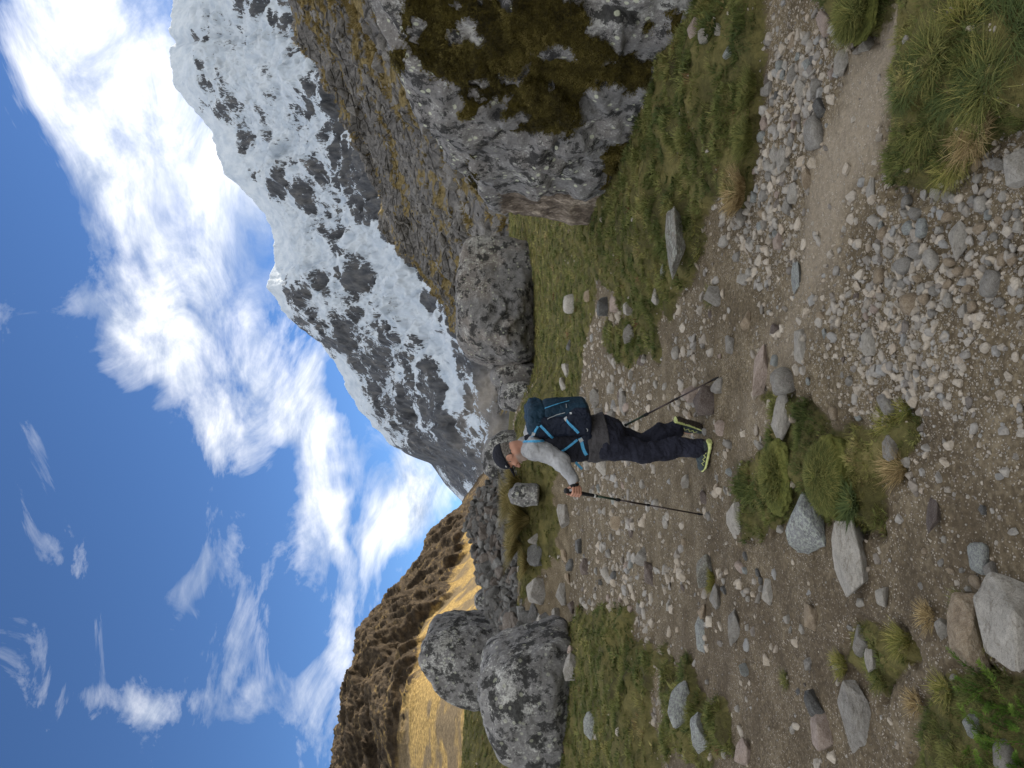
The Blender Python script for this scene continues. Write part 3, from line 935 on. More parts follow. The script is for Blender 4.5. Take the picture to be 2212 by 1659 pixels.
def carve_big(P):
    # hollow with a pale broken scar in the far end, ledges on the face
    a = -0.30 * ss(9.0, 9.4, P[:, 1] + 0.25 * P[:, 2] - 0.3) * ss(2.0, 1.3, P[:, 2]) * (P[:, 0] < 3.4)
    led = fbm(np.stack([P[:, 1] * 0.35, P[:, 2] * 1.6 + P[:, 1] * 0.25, P[:, 0] * 0.3], -1), 3, 0.5, 77, True)
    return a + 0.11 * led - 0.10 * ss(0.25, 0.5, fbm(P * np.array([1.0, 0.8, 0.9]), 3, 0.5, 79, True))


def m_big(t):
    sh = m_boulder(0.050, 0.50, 0.50, 0.14, 0.75, 0.8)(t)
    pos = t.n('ShaderNodeTexCoord').outputs['Object']
    n = t.noise(pos, 2.2, 6.0, 0.7, 0.5)
    n2 = t.noise(pos, 14.0, 5.0, 0.7)
    col = t.colors(t.math('ADD', t.math('MULTIPLY', n, 0.7), t.math('MULTIPLY', n2, 0.3)), [(0.36, (0.035, 0.027, 0.021)), (0.47, (0.11, 0.085, 0.064)), (0.54, (0.22, 0.18, 0.14)), (0.60, (0.46, 0.39, 0.31))])
    b = principled(t, col, 0.9, t.bump(t.math('ADD', n, t.math('MULTIPLY', n2, 0.5)), 1.0, 0.06), 0.2)
    k = t.ramp(t.math('ADD', t.attr('scar'), t.math('MULTIPLY', t.math('SUBTRACT', n2, 0.5), 0.8)), 0.4, 0.6)
    return t.n('ShaderNodeMixShader', {0: k, 1: sh, 2: b}).outputs[0]


M_big = material('lichened_granite_with_scar', m_big)
big_b, BW, BD, BF = boulder('boulder', BC, (1.9, 3.6, 1.6), BPL, 22, 7, M_big, (0.11, 0.060, 0.022), (0.7, 2.8, 11.0), 5, carve_big)
sc_ = big_b.data.attributes.new('scar', 'FLOAT', 'POINT')
sc_.data.foreach_set('value', (ss(9.0, 9.4, BW[:, 1] + 0.3 * BW[:, 2] - 0.2) * ss(2.05, 1.5, BW[:, 2]) * (BW[:, 0] < 3.6)).astype(np.float32))
tag(big_b, 'huge grey granite boulder with brown moss and pale lichen beside the trail', 'boulder')
moss_polys = [[(875, -60), (866, 60), (885, 120), (925, 160), (985, 180), (990, 250), (1005, 285), (1035, 235), (1072, 205), (1092, 262), (1120, 280),
               (1155, 285), (1220, 292), (1255, 262), (1252, 205), (1305, 188), (1360, 197), (1395, 190), (1408, 128), (1335, 112), (1300, 75), (1265, 20), (1255, -80)],
              [(1008, 335), (1025, 335), (1030, 460), (1014, 455)], [(1375, 75), (1380, 40), (1410, 38), (1420, 70), (1405, 90)],
              [(1430, 60), (1440, 20), (1490, 15), (1480, 50), (1450, 80)], [(1300, 335), (1330, 310), (1370, 310), (1400, 330), (1390, 410), (1330, 430), (1300, 400)],
              [(835, 120), (860, 70), (880, 100), (860, 190)]]
MOSS_P, MOSS_N = [], []
for k, mp_ in enumerate(moss_polys):
    mo_, a_, b_ = moss_pad(big_b, BW, BF, BD, [mp_], M_moss, 0.032 if k == 0 else 0.028, k, lambda P: P[:, 0] < 4.2)
    mo_['kind'] = 'stuff'
    MOSS_P.append(a_)
    MOSS_N.append(b_)
MOSS_P, MOSS_N = np.concatenate(MOSS_P), np.concatenate(MOSS_N)


def at(x, y, Y):
    t_, e_ = pix(x, y)
    return np.array([float(t_) * Y, Y, EYE + float(e_) * Y])


def simple_boulder(x0, x1, y0, y1, Y, depth, extra, p, sub, mat, label, amp=(0.09, 0.03, 0.01), seed=0, sink=0.25, name='boulder', cat='boulder', carve=None, group=None, freq=(0.9, 3.2, 11.0), boxy=1.0):
    """x0..x1 = top..foot, y0..y1 = right..left on the preview, Y = distance"""
    k = Y / 1474.6
    top, foot = EYE + (1105.8 - x0) * k, EYE + (1105.8 - x1) * k - sink
    xa, xb = (829.4 - y1) * k, (829.4 - y0) * k
    half = np.array([(xb - xa) / 2, depth / 2, (top - foot) / 2])
    c = ((xa + xb) / 2, Y + depth * 0.35, (top + foot) / 2)
    V, F = ICO[sub]
    pl = bp(half, [(n, d * float(np.dot(np.abs(np.asarray(n) / np.linalg.norm(n)), half))) for n, d in extra], boxy)
    o, W, D, F = boulder(name, c, half, pl, p, sub, mat, tuple(a * half.min() for a in amp), tuple(f / half.min() for f in freq), seed, carve)
    tag(o, label, cat, group)
    return o, W, D, F


def carve_b2(P):
    # broken steps low on the left of the block
    q = P - np.array(at(1098, 700, 30.0))
    m_ = np.exp(-((q[:, 0] / 1.1) ** 2 + (q[:, 2] / 0.75) ** 2)) * (P[:, 1] < 31)
    st = np.sin((q[:, 2] + 0.35 * np.sin(q[:, 0] * 2.5)) * 8.5)
    return -0.22 * m_ * (st > -0.2)


def shaped_boulder(poly, Y, depth, p, sub, mat, label, amp, seed=0, carve=None, sink=0.2, name='boulder'):
    """a block whose outline is a convex polygon on the preview; its front is broken into facets"""
    r_ = np.random.default_rng(seed + 50)
    t_, e_ = pix([q[0] for q in poly], [q[1] for q in poly])
    Yc = Y + 0.35 * depth
    P = np.stack([t_ * Yc, EYE + e_ * Yc], -1)
    P[:, 1] = np.where(P[:, 1] < P[:, 1].min() + 0.15, P[:, 1] - sink, P[:, 1])
    c = (P.max(0) + P.min(0)) / 2
    P = c + (P - c) * 0.93
    half = np.array([(P[:, 0].max() - P[:, 0].min()) / 2, depth / 2, (P[:, 1].max() - P[:, 1].min()) / 2])
    pl = []
    for k in range(len(P)):
        a, b = P[k], P[(k + 1) % len(P)]
        n = np.array([b[1] - a[1], a[0] - b[0]])
        n = n / (np.linalg.norm(n) + 1e-9)
        d = float(n @ (a - c))
        if d < 0:
            n, d = -n, -d
        pl.append(((n[0], r_.uniform(-.04, .04), n[1]), d * 1.02))
        f = r_.uniform(.55, 1.0)
        m_ = np.array([n[0], -f, n[1]])
        m_ /= np.linalg.norm(m_)
        pl.append((m_, (d + f * half[1]) / math.sqrt(1 + f * f) * r_.uniform(.74, .92)))
    pl += [((0, 1, 0), half[1]), ((r_.uniform(-.2, .2), -1, r_.uniform(0, .3)), half[1] * .95), ((r_.uniform(-.5, .5), -1, r_.uniform(-.3, .2)), half[1] * .9)]
    o, W, D, F = boulder(name, (c[0], Yc, c[1]), half, pl, p, sub, mat, tuple(a_ * half.min() for a_ in amp), tuple(f_ / half.min() for f_ in (0.9, 3.2, 11.0)), seed, carve)
    tag(o, label, 'boulder')
    return o


shaped_boulder([(1002, 520), (985, 600), (979, 700), (985, 755), (1010, 785), (1060, 800), (1110, 806), (1156, 775), (1156, 530), (1080, 510)], 30, 5.0, 20, 6, M_boulder_bare,
               'flat topped house sized grey boulder with broken ledges standing on the meadow', (0.12, 0.05, 0.02), 12, carve_b2)
simple_boulder(1058, 1160, 782, 838, 31, 2.0, [((.6, -.4, .6), .8), ((-.6, -.5, .6), .75)], 9, 5, M_boulder_bare, 'low dark rock leaning against the overhanging end of the flat topped boulder', (0.16, 0.05, 0.02), 17)
simple_boulder(1075, 1160, 825, 890, 29, 2.0, [((.5, -.4, .7), .8), ((-.7, -.5, .5), .78)], 8, 5, M_boulder_dark, 'speckled rock just behind the hiker\'s backpack at the meadow edge', (0.16, 0.05, 0.02), 19)
shaped_boulder([(1052, 950), (1036, 985), (1040, 1020), (1060, 1036), (1142, 1040), (1142, 930), (1085, 928)], 21.5, 1.6, 20, 5, M_boulder_dark,
               'black and white speckled boulder directly behind the hiker\'s cap', (0.14, 0.06, 0.025), 23)
shaped_boulder([(905, 1395), (925, 1352), (985, 1340), (1072, 1345), (1080, 1500), (1048, 1518), (1005, 1521), (955, 1482), (918, 1430)], 21, 2.8, 22, 6, M_boulder_dark,
               'pointed dome shaped boulder standing behind the wide black and white one', (0.12, 0.055, 0.022), 31)
shaped_boulder([(1033, 1430), (1029, 1500), (1045, 1572), (1085, 1640), (1150, 1656), (1220, 1640), (1224, 1372), (1200, 1356), (1105, 1385), (1058, 1402)], 14.5, 2.4, 22, 6, M_boulder_dark,
               'wide boulder blotched with black and white lichen on the grass bank ahead', (0.12, 0.06, 0.025), 37)
simple_boulder(1022, 1085, 1280, 1330, 26, 1.4, [((.5, -.5, .7), .8), ((-.5, -.4, .8), .8)], 7, 5, M_boulder_dark, 'small dome boulder beside the rubble wall', (0.12, 0.05, 0.02), 41)
shaped_boulder([(1096, 1064), (1104, 1086), (1128, 1094), (1150, 1088), (1150, 1048), (1112, 1046)], 18.6, 0.8, 24, 5, M_boulder_dark, 'white crusted rock among the tall tussock grass', (0.12, 0.06, 0.025), 43)

# ---------------------------------------------------------------- stones picked out one by one
HERO = [  # preview x, y, width along y, height along x, shape, colour, turn, label
    (1455, 522, 150, 48, 'slab', 'lichen', 10, 'long wedge of lichen crusted rock lying on the grass bank below the huge boulder'),
    (1540, 640, 42, 50, 'slab', 'grey', 40, 'grey flat stone at the foot of the eroded turf edge'),
    (1641, 800, 112, 30, 'slab', 'pink', -8, 'pinkish flat slab in the trail beside the rounded grey brown stone'),
    (1690, 822, 60, 56, 'cobble', 'grey', 20, 'rounded two toned grey brown stone in the middle of the trail'),
    (1683, 902, 112, 40, 'slab', 'pale', 15, 'pale lichen dusted slab between the rounded stone and the cushion grass'),
    (1522, 866, 62, 54, 'angular', 'rust', 10, 'dark rust brown block behind the hiker\'s rear shoe'),
    (1490, 850, 44, 40, 'angular', 'pink', 60, 'pale pinkish stone resting against the rust brown block'),
    (1735, 1112, 150, 84, 'angular', 'blue', 25, 'large pointed blue grey rock with pale edges beside the cushion grass'),
    (1835, 1212, 168, 84, 'slab', 'pale', 5, 'large flat pale rock sunk into the soil next to the pointed blue grey rock'),
    (1585, 1125, 88, 34, 'slab', 'pale', -14, 'pale flat stone just beyond the trailing turf, near the front pole tip'),
    (1520, 1235, 70, 46, 'slab', 'lichen', 24, 'lichened slab with a yellow green tuft growing against it'),
    (1545, 1290, 62, 30, 'slab', 'grey', -30, 'grey slab wedged under the lichened slab with the grass tuft'),
    (1465, 1525, 95, 52, 'slab', 'blue', 38, 'farther arm of the bent bluish rock in the mossy patch'),
    (1510, 1595, 105, 46, 'slab', 'blue', -38, 'nearer arm of the bent bluish rock in the mossy patch'),
    (1845, 1565, 170, 66, 'slab', 'grey', -10, 'long pointed grey rock lying on bare soil near the dark angular stone'),
    (1855, 1385, 62, 46, 'angular', 'grey', 40, 'broken grey rock with split faces beside a yellow green tuft'),
    (1880, 1430, 50, 30, 'slab', 'pale', 10, 'pale chip of rock next to the broken split grey rock'),
    (2095, 1375, 168, 92, 'angular', 'tan', -32, 'long tan brown rock beside the big pale rock nearest the camera'),
    (2196, 1345, 190, 80, 'angular', 'pale', 8, 'big pale grey rock cut off by the picture edge beside the tan rock'),
    (2115, 1205, 68, 44, 'cobble', 'blue', -5, 'smooth oval blue grey cobble on dark soil near the camera'),
    (2142, 1237, 40, 36, 'angular', 'grey', 30, 'small angular grey stone touching the smooth oval cobble'),
    (2070, 520, 92, 48, 'slab', 'pale', 35, 'long pale stone standing tilted in the pebble patch'),
    (2198, 360, 84, 60, 'angular', 'pale', 15, 'pale speckled square block between the pebble patch and the coarse grass'),
    (1757, 283, 72, 46, 'cobble', 'grey', 0, 'smooth grey boulder stone in the middle of the stone heap beside the sandy track'),
    (1690, 345, 60, 34, 'slab', 'pale', 30, 'pale long stone next to the smooth grey boulder stone in the heap'),
    (1672, 330, 40, 22, 'slab', 'pale', 15, 'small pale flat stone behind the pale long stone in the heap'),
    (1740, 385, 44, 26, 'slab', 'tan', -5, 'tan block on the trailward side of the stone heap'),
    (1712, 415, 44, 28, 'angular', 'pale', 10, 'pale rounded stone at the hiker\'s end of the stone heap'),
    (1768, 230, 40, 30, 'angular', 'dark', 35, 'dark oval stone in the stone heap'),
    (1730, 195, 52, 30, 'slab', 'pale', -10, 'pale split stone between the heap and the turf strip'),
    (1815, 128, 70, 36, 'slab', 'pale', 40, 'large pale stone at the far end of the heap near the thick grass tuft'),
    (1868, 96, 46, 30, 'slab', 'pale', 50, 'pale stone in the sandy track beside the thick grass tuft'),
    (1785, 50, 56, 24, 'angular', 'pink', 10, 'pinkish stone half hidden by the thick grass tuft at the picture edge'),
    (1880, 410, 50, 22, 'slab', 'pale', 0, 'pale pointed stone at the edge of the sandy track'),
    (1650, 265, 30, 18, 'angular', 'pink', 0, 'small pinkish stone on bare soil behind the stone heap'),
    (1700, 440, 44, 26, 'slab', 'grey', 15, 'grey flat stone off the hiker\'s end of the stone heap'),
    (1600, 470, 52, 26, 'slab', 'pale', 45, 'pale stone below the dry tuft on the grass bank edge'),
    (1680, 520, 36, 26, 'angular', 'pink', 0, 'pinkish stone lying on the trail between the heap and the rounded stone'),
    (1875, 738, 60, 34, 'slab', 'pale', 12, 'pale wedge shaped stone among gravel in the middle foreground'),
    (1729, 750, 78, 20, 'slab', 'pale', 0, 'long thin pale stone on the trail behind the rounded two toned stone'),
    (1720, 600, 70, 22, 'slab', 'blue', -25, 'bluish long flat stone on the sandy side of the trail'),
    (1912, 874, 52, 36, 'angular', 'grey', 20, 'grey block beside the yellow green grass near the rounded cushion'),
    (1924, 968, 54, 30, 'angular', 'grey', 0, 'bluish grey stone touching the orange grass tuft near the cushion'),
    (1415, 640, 36, 18, 'slab', 'pale', 0, 'white flat stone in the turf below the lichened wedge'),
    (1430, 590, 40, 12, 'slab', 'blue', 10, 'narrow grey stone beside the lichened wedge tip'),
    (1584, 1361, 78, 34, 'slab', 'grey', -4, 'half buried grey stone with a flat face on brown soil'),
    (1515, 1372, 72, 14, 'slab', 'blue', 4, 'thin bluish slab on edge near the half buried grey stone'),
    (1658, 1279, 54, 26, 'slab', 'pale', 15, 'curved pale stone alone on the brown soil'),
    (1750, 1335, 56, 30, 'angular', 'tan', 0, 'tan lumpy stone on the brown soil'),
    (1755, 1525, 62, 48, 'angular', 'dark', 30, 'dark grey angular stone touching the pinkish brown stone'),
    (1775, 1580, 80, 40, 'angular', 'pink', 20, 'pinkish brown stone beside the dark angular stone'),
    (1605, 1630, 60, 34, 'angular', 'pink', 0, 'pink beige stone at the picture edge below the mossy patch'),
    (1905, 1290, 44, 36, 'angular', 'pale', 0, 'pale broken stone beside the large flat sunken rock'),
    (2036, 1361, 46, 34, 'slab', 'pale', 0, 'whitish stone pressed into dark soil behind the tan rock'),
    (2105, 1572, 52, 46, 'slab', 'blue', 5, 'bluish stone under the bright green shrub'),
    (2168, 1640, 66, 54, 'cobble', 'grey', 0, 'round grey stone in the corner beside the bright green shrub'),
    (2018, 1112, 84, 28, 'slab', 'rust', 50, 'mud covered brown stone on the dark soil below the cushion grass'),
    (1230, 655, 42, 30, 'cobble', 'pale', 0, 'pale grey boulder stone on the meadow behind the trail'),
    (1302, 660, 44, 32, 'angular', 'dark', 20, 'dark block with white lichen at the meadow edge'),
    (1328, 655, 40, 26, 'angular', 'pink', -10, 'pinkish banded block in front of the dark lichen block'),
    (1356, 666, 30, 22, 'angular', 'pale', 0, 'pale stone in front of the pinkish banded block'),
    (1357, 722, 46, 26, 'slab', 'grey', 40, 'grey long stone beside the pale stone at the meadow edge'),
    (1268, 640, 26, 16, 'angular', 'tan', 0, 'orange tan stone at the meadow edge by the huge boulder'),
    (1228, 745, 24, 14, 'angular', 'dark', 0, 'small dark stone on the meadow'),
    (1222, 800, 30, 18, 'slab', 'pale', 0, 'pale split stone on the meadow behind the backpack'),
    (1215, 830, 32, 16, 'angular', 'pale', 0, 'white stone on the meadow close to the backpack'),
    (1230, 1442, 62, 28, 'slab', 'grey', 6, 'grey flat topped block on the grass bank at the foot of the blotched boulder'),
    (1232, 1405, 20, 12, 'angular', 'pink', 0, 'small pinkish stone beside the grey flat topped block'),
    (1274, 1567, 58, 32, 'slab', 'blue', 10, 'bluish stone sunk into the turf of the bank near the blotched boulder'),
    (1158, 1276, 58, 42, 'angular', 'grey', 0, 'big rounded grey stone at the foot of the rubble wall'),
    (1156, 1200, 46, 34, 'angular', 'dark', 10, 'dark rough rock below the tall tussock grass'),
    (1152, 1165, 26, 24, 'angular', 'grey', 0, 'grey stone under the tall tussock grass'),
    (1217, 1117, 50, 34, 'slab', 'grey', 20, 'grey slab at the turf edge beyond the hiker\'s hand'),
    (1213, 1285, 46, 24, 'slab', 'grey', 30, 'grey slab at the far end of the trail below the rubble wall'),
    (1200, 1330, 40, 20, 'slab', 'grey', -20, 'grey slab on edge where the far grass bank meets the trail'),
    (1170, 1345, 30, 26, 'angular', 'pale', 0, 'pale stone beside the blotched boulder\'s tail'),
    (1250, 1180, 34, 18, 'angular', 'dark', 0, 'dark stone in the gravel beyond the front pole'),
    (1262, 1225, 34, 22, 'angular', 'rust', 20, 'brown stone in the gravel farthest ahead of the front pole'),
    (1330, 1130, 30, 26, 'angular', 'tan', 0, 'tan striped stone in the gravel close to the front pole'),
    (1385, 1200, 40, 34, 'angular', 'grey', 35, 'square grey stone in the gravel ahead of the front pole'),
    (1400, 1240, 50, 26, 'angular', 'rust', 10, 'rust brown wedge stone beside the square grey stone in the gravel'),
    (1300, 1005, 46, 28, 'slab', 'pale', 0, 'pale flat stone in the gravel ahead of the hiker\'s knee'),
    (1480, 1040, 30, 24, 'slab', 'pale', 0, 'pale stone between the hiker\'s front shoe and the front pole tip'),
    (1320, 900, 40, 26, 'slab', 'grey', 10, 'grey slab on the trail behind the hiker\'s thigh'),
    (1345, 870, 54, 22, 'slab', 'grey', -20, 'long grey slab beside the rear pole'),
    (1285, 860, 44, 26, 'slab', 'grey', 25, 'grey slab on the trail behind the hiker\'s hip'),
    (1555, 925, 34, 26, 'slab', 'pink', 0, 'pinkish slab on the camera side of the hiker\'s shoes'),
    (1610, 690, 40, 26, 'angular', 'tan', 15, 'brown angular stone between the rear pole tip and the turf edge'),
    (1575, 745, 40, 26, 'angular', 'grey', 0, 'grey stone near the rear pole tip'),
    (2165, 560, 30, 24, 'cobble', 'tan', 0, 'tan rounded stone in the pebble patch near the picture edge'),
    (1990, 490, 44, 30, 'cobble', 'blue', 0, 'bluish round cobble in the pebble patch'),
    (2010, 560, 48, 30, 'cobble', 'pale', 20, 'pale oval cobble in the pebble patch beside the tilted long stone'),
    (2140, 610, 60, 34, 'cobble', 'grey', 0, 'grey cobble of the pebble patch closest to the camera'),
    (1500, 60, 40, 34, 'angular', 'pink', 0, 'pinkish round stone in the little heap against the huge boulder\'s foot'),
    (1518, 75, 34, 24, 'angular', 'pale', 0, 'pale stone in the little heap against the huge boulder\'s foot'),
    (1570, 110, 26, 22, 'angular', 'blue', 0, 'bluish stone on the turf strip below the huge boulder'),
    (1548, 62, 26, 18, 'angular', 'pale', 0, 'whitish triangular stone on the turf strip below the huge boulder'),
]
HERO_XY, HERO_NAME = [], []
for k, (x, y, wy, hx, shp, colr, turn, lab) in enumerate(HERO):
    g = hit(x + 0.32 * hx, y)[0]
    X_, Y_, Z_ = g
    m_px = Y_ / 1474.6
    W_ = wy * m_px / 2
    dep = abs(x - 1105.8) / math.hypot(x - 1105.8, 1474.6)
    Dp = W_ * (0.50 if shp == 'slab' else 0.72)
    Hh = (hx * m_px / 2 - Dp * dep * 0.9) / math.sqrt(1 - dep * dep)
    Hh = float(np.clip(Hh, (0.22 if shp == 'slab' else 0.42) * W_, 0.95 * W_))
    me_ = SHAPES[shp][k % len(SHAPES[shp])].copy()
    me_.materials.clear()
    o = link('stone' if W_ < 0.16 else 'rock', me_, MH[colr])
    o.scale = (W_ * 1.04, Dp, Hh * 1.25)
    o.location = (X_, Y_ + Dp * 0.35, Z_ + Hh * 0.45)
    o.rotation_euler = (R(rng.uniform(-9, 9)), R(rng.uniform(-9, 9)) + (R(turn) * 0.35 if shp == 'slab' else 0), R(turn if shp != 'slab' else turn * 0.5))
    HERO_XY.append((X_, Y_, W_))
    HERO_NAME.append(lab)
    tag(o, lab, 'rock' if W_ >= 0.16 else 'stone', 'single stones along the trail')
HERO_XY = np.array(HERO_XY)


# ---------------------------------------------------------------- scattering
def bank(name, meshes, mat):
    """source shapes kept outside the scene, drawn only through the scatter that uses them"""
    c = bpy.data.collections.new(name)
    for k, me in enumerate(meshes):
        if not me.materials:
            me.materials.append(mat)
        o = bpy.data.objects.new('%s_source_%02d' % (name, k), me)
        c.objects.link(o)
    return c


def scatter(name, P, rot, scale, coll, nvar, tint=None, label=None, cat=None):
    P = np.asarray(P, np.float32)
    me = bpy.data.meshes.new(name)
    me.vertices.add(len(P))
    me.vertices.foreach_set('co', P.ravel())
    for an, av in (('rot', rot), ('scl', scale)):
        a = me.attributes.new(an, 'FLOAT_VECTOR', 'POINT')
        a.data.foreach_set('vector', np.asarray(av, np.float32).ravel())
    a = me.attributes.new('pick', 'INT', 'POINT')
    a.data.foreach_set('value', rng.integers(0, nvar, len(P)).astype(np.int32))
    a = me.attributes.new('tint', 'FLOAT', 'POINT')
    a.data.foreach_set('value', np.asarray(tint if tint is not None else rng.random(len(P)), np.float32))
    o = link(name, me)
    ng = bpy.data.node_groups.new(name + '_scatter', 'GeometryNodeTree')
    ng.interface.new_socket(name='Geometry', in_out='INPUT', socket_type='NodeSocketGeometry')
    ng.interface.new_socket(name='Geometry', in_out='OUTPUT', socket_type='NodeSocketGeometry')
    t = NT(ng)
    gi, go = t.n('NodeGroupInput'), t.n('NodeGroupOutput')
    ci = t.n('GeometryNodeCollectionInfo', {'Collection': coll, 'Separate Children': True, 'Reset Children': True})
    ra = t.n('GeometryNodeInputNamedAttribute', {'Name': 'rot'}, data_type='FLOAT_VECTOR').outputs[0]
    sa = t.n('GeometryNodeInputNamedAttribute', {'Name': 'scl'}, data_type='FLOAT_VECTOR').outputs[0]
    pa = t.n('GeometryNodeInputNamedAttribute', {'Name': 'pick'}, data_type='INT').outputs[0]
    er = t.n('FunctionNodeEulerToRotation', {0: ra}).outputs[0]
    ip = t.n('GeometryNodeInstanceOnPoints', {'Points': gi.outputs[0], 'Instance': ci.outputs[0], 'Pick Instance': True,
                                              'Instance Index': pa, 'Rotation': er, 'Scale': sa})
    t.put(go.inputs[0], ip.outputs[0])
    md = o.modifiers.new('scatter', 'NODES')
    md.node_group = ng
    tag(o, label, cat, kind='stuff')
    return o


def blades(n, h, spread, lean, width, seed, segs=3, droop=0.35, root=0.25):
    """a tuft of grass blades growing from around the origin"""
    r_ = np.random.default_rng(seed)
    V, F = [], []
    for k in range(n):
        a = r_.uniform(0, 2 * math.pi)
        rr = spread * math.sqrt(r_.random())
        b = np.array([math.cos(a) * rr, math.sin(a) * rr, 0.0])
        da = a + r_.normal(0, 0.7)
        out = np.array([math.cos(da), math.sin(da), 0])
        side = np.array([-math.sin(da + r_.normal(0, .8)), math.cos(da), 0])
        side /= np.linalg.norm(side)
        L = h * r_.uniform(0.55, 1.1)
        ln = lean * r_.uniform(0.3, 1.3)
        wd = width * r_.uniform(0.7, 1.3)
        i0 = len(V)
        for j in range(segs + 1):
            q = j / segs
            c = b + out * (ln * L * q + droop * L * q * q * r_.uniform(.7, 1.2)) + np.array([0, 0, L * (q - droop * 0.55 * q * q)])
            if j < segs:
                ww = wd * (1 - 0.55 * q)
                V += [c - side * ww, c + side * ww]
            else:
                V.append(c)
        for j in range(segs - 1):
            p = i0 + 2 * j
            F += [(p, p + 1, p + 3), (p, p + 3, p + 2)]
        p = i0 + 2 * (segs - 1)
        F.append((p, p + 1, p + 2))
    return np.array(V), np.array(F)


def m_grass(stops, hue=0.25):
    def f(t):
        ti = t.attr('tint', 'INSTANCER')
        rnd = t.n('ShaderNodeObjectInfo').outputs['Random']
        v = t.math('ADD', ti, t.math('MULTIPLY', t.math('SUBTRACT', rnd, 0.5), hue))
        col = t.colors(v, stops)
        d = principled(t, col, 0.75, None, 0.2)
        tr = t.n('ShaderNodeBsdfTranslucent', {0: col}).outputs[0]
        return t.n('ShaderNodeMixShader', {0: 0.3, 1: d, 2: tr}).outputs[0]
    return f


M_turf = material('turf_blades', m_grass([(0.0, (0.069, 0.092, 0.028)), (0.22, (0.138, 0.159, 0.046)), (0.45, (0.218, 0.216, 0.071)), (0.65, (0.310, 0.282, 0.098)),
                                          (0.85, (0.40, 0.33, 0.15)), (1.0, (0.20, 0.10, 0.055))]))
tufts = []
for k in range(5):
    V_, F_ = blades(20, 1.0, 0.55, 0.45, 0.030, 400 + k)
    tufts.append(mesh_data('turf_tuft', V_, F_, smooth=False))
for k in range(3):          # low leafy herbs
    V_, F_ = blades(26, 0.55, 0.7, 0.9, 0.085, 420 + k, 2, 0.5)
    tufts.append(mesh_data('herb_tuft', V_, F_, smooth=False))
C_tuft = bank('turf', tufts, M_turf)

# near and middle turf
n_ = 150000
az_ = np.radians(rng.uniform(-40, 40, n_))
r_ = np.exp(rng.uniform(math.log(1.7), math.log(52), n_))
X_, Y_ = r_ * np.sin(az_), r_ * np.cos(az_)
q_ = xyz(X_, Y_)
patch = fbm(q_ * 1.1, 3, 0.55, 131)
clump = fbm(q_ * 5.0, 2, 0.5, 133)
keep = (GRASS(X_, Y_) > 0.55) & (rng.random(n_) < np.clip(0.50 + 1.7 * clump, 0.03, 0.95))
keep &= ~((X_ > 3.3) & (Y_ > 4) & (Y_ < 11))
X_, Y_, r_, patch, clump = X_[keep], Y_[keep], r_[keep], patch[keep], clump[keep]
hgt_ = np.clip(0.036 + 0.05 * np.clip(clump + 0.3, 0, 1) + 0.0012 * r_, 0.02, 0.14) * rng.uniform(0.45, 1.3, len(X_)) * (0.55 + 0.45 * ss(2.5, 6, r_))
wid = hgt_ * (0.8 + 0.035 * r_)
tint_ = np.clip(0.24 + 0.60 * patch + 0.55 * fbm(xyz(X_, Y_) * 3.4, 2, 0.5, 137) + 0.13 * rng.normal(size=len(X_)) + 0.22 * ss(12, 30, r_), 0.0, 0.82)
tint_ = np.where(rng.random(len(X_)) < 0.012, 0.98, tint_)
scatter('grass', np.stack([X_, Y_, HZ(X_, Y_) - 0.006], -1), np.stack([rng.normal(0, .18, len(X_)), rng.normal(0, .18, len(X_)), rng.uniform(0, 6.28, len(X_))], -1),
        np.stack([wid, wid, hgt_], -1), C_tuft, 8, tint_, 'short green and yellow turf on the banks and meadow', 'grass')
print('turf', len(X_))

# straw grass and loose blocks on the right-hand hillside
M_straw = material('straw_blades', m_grass([(0.0, (0.085, 0.065, 0.024)), (0.5, (0.20, 0.150, 0.055)), (1.0, (0.34, 0.255, 0.10))], 0.5))
straws = []
for k in range(4):
    V_, F_ = blades(34, 1.0, 0.35, 0.35, 0.035, 440 + k, 3, 0.5)
    straws.append(mesh_data('straw_tuft', V_, F_, smooth=False))
C_straw = bank('straw', straws, M_straw)
sp = SLOPE_P.reshape(SLOPE_SHAPE + (3,))
m_ = 16000
ii = rng.integers(2, 325, m_)
jj = rng.integers(5, 520, m_)
fr = rng.random((m_, 1))
pp = sp[ii, jj] * fr + sp[ii + 1, jj] * (1 - fr)
pr = SLOPE_STRAW.reshape(SLOPE_SHAPE)[ii, jj]
kp = rng.random(m_) < np.clip((pr - 0.35) * 1.8, 0.02, 1)
ps = pp[kp]
hh_ = rng.uniform(0.35, 0.85, len(ps))
scatter('straw_grass', ps, np.stack([rng.normal(0, .2, len(ps)), rng.normal(0, .2, len(ps)), rng.uniform(0, 6.28, len(ps))], -1),
        np.stack([hh_ * 1.1, hh_ * 1.1, hh_], -1), C_straw, 4, np.clip(rng.normal(0.5, 0.22, len(ps)), 0, 1), 'straw coloured tussocks on the shaded hillside', 'grass')
M_crag = material('crag_block', m_hero((0.055, 0.053, 0.052), (0.14, 0.132, 0.125), (0.26, 0.245, 0.23)))
C_crag = bank('crag', [hull_mesh('crag_block', 500 + k, 13, (1, .8, .6), 0.05) for k in range(5)], M_crag)
pk = pp[~kp][:1800]
sz = np.exp(rng.normal(-1.0, 0.5, len(pk)))
scatter('scree', pk, rng.uniform(-0.6, 0.6, (len(pk), 3)) + np.stack([0 * sz, 0 * sz, rng.uniform(0, 6, len(pk))], -1), np.stack([sz, sz * rng.uniform(.6, 1, len(pk)), sz * rng.uniform(.45, .9, len(pk))], -1),
        C_crag, 5, None, 'broken grey blocks on the shaded hillside', 'scree')

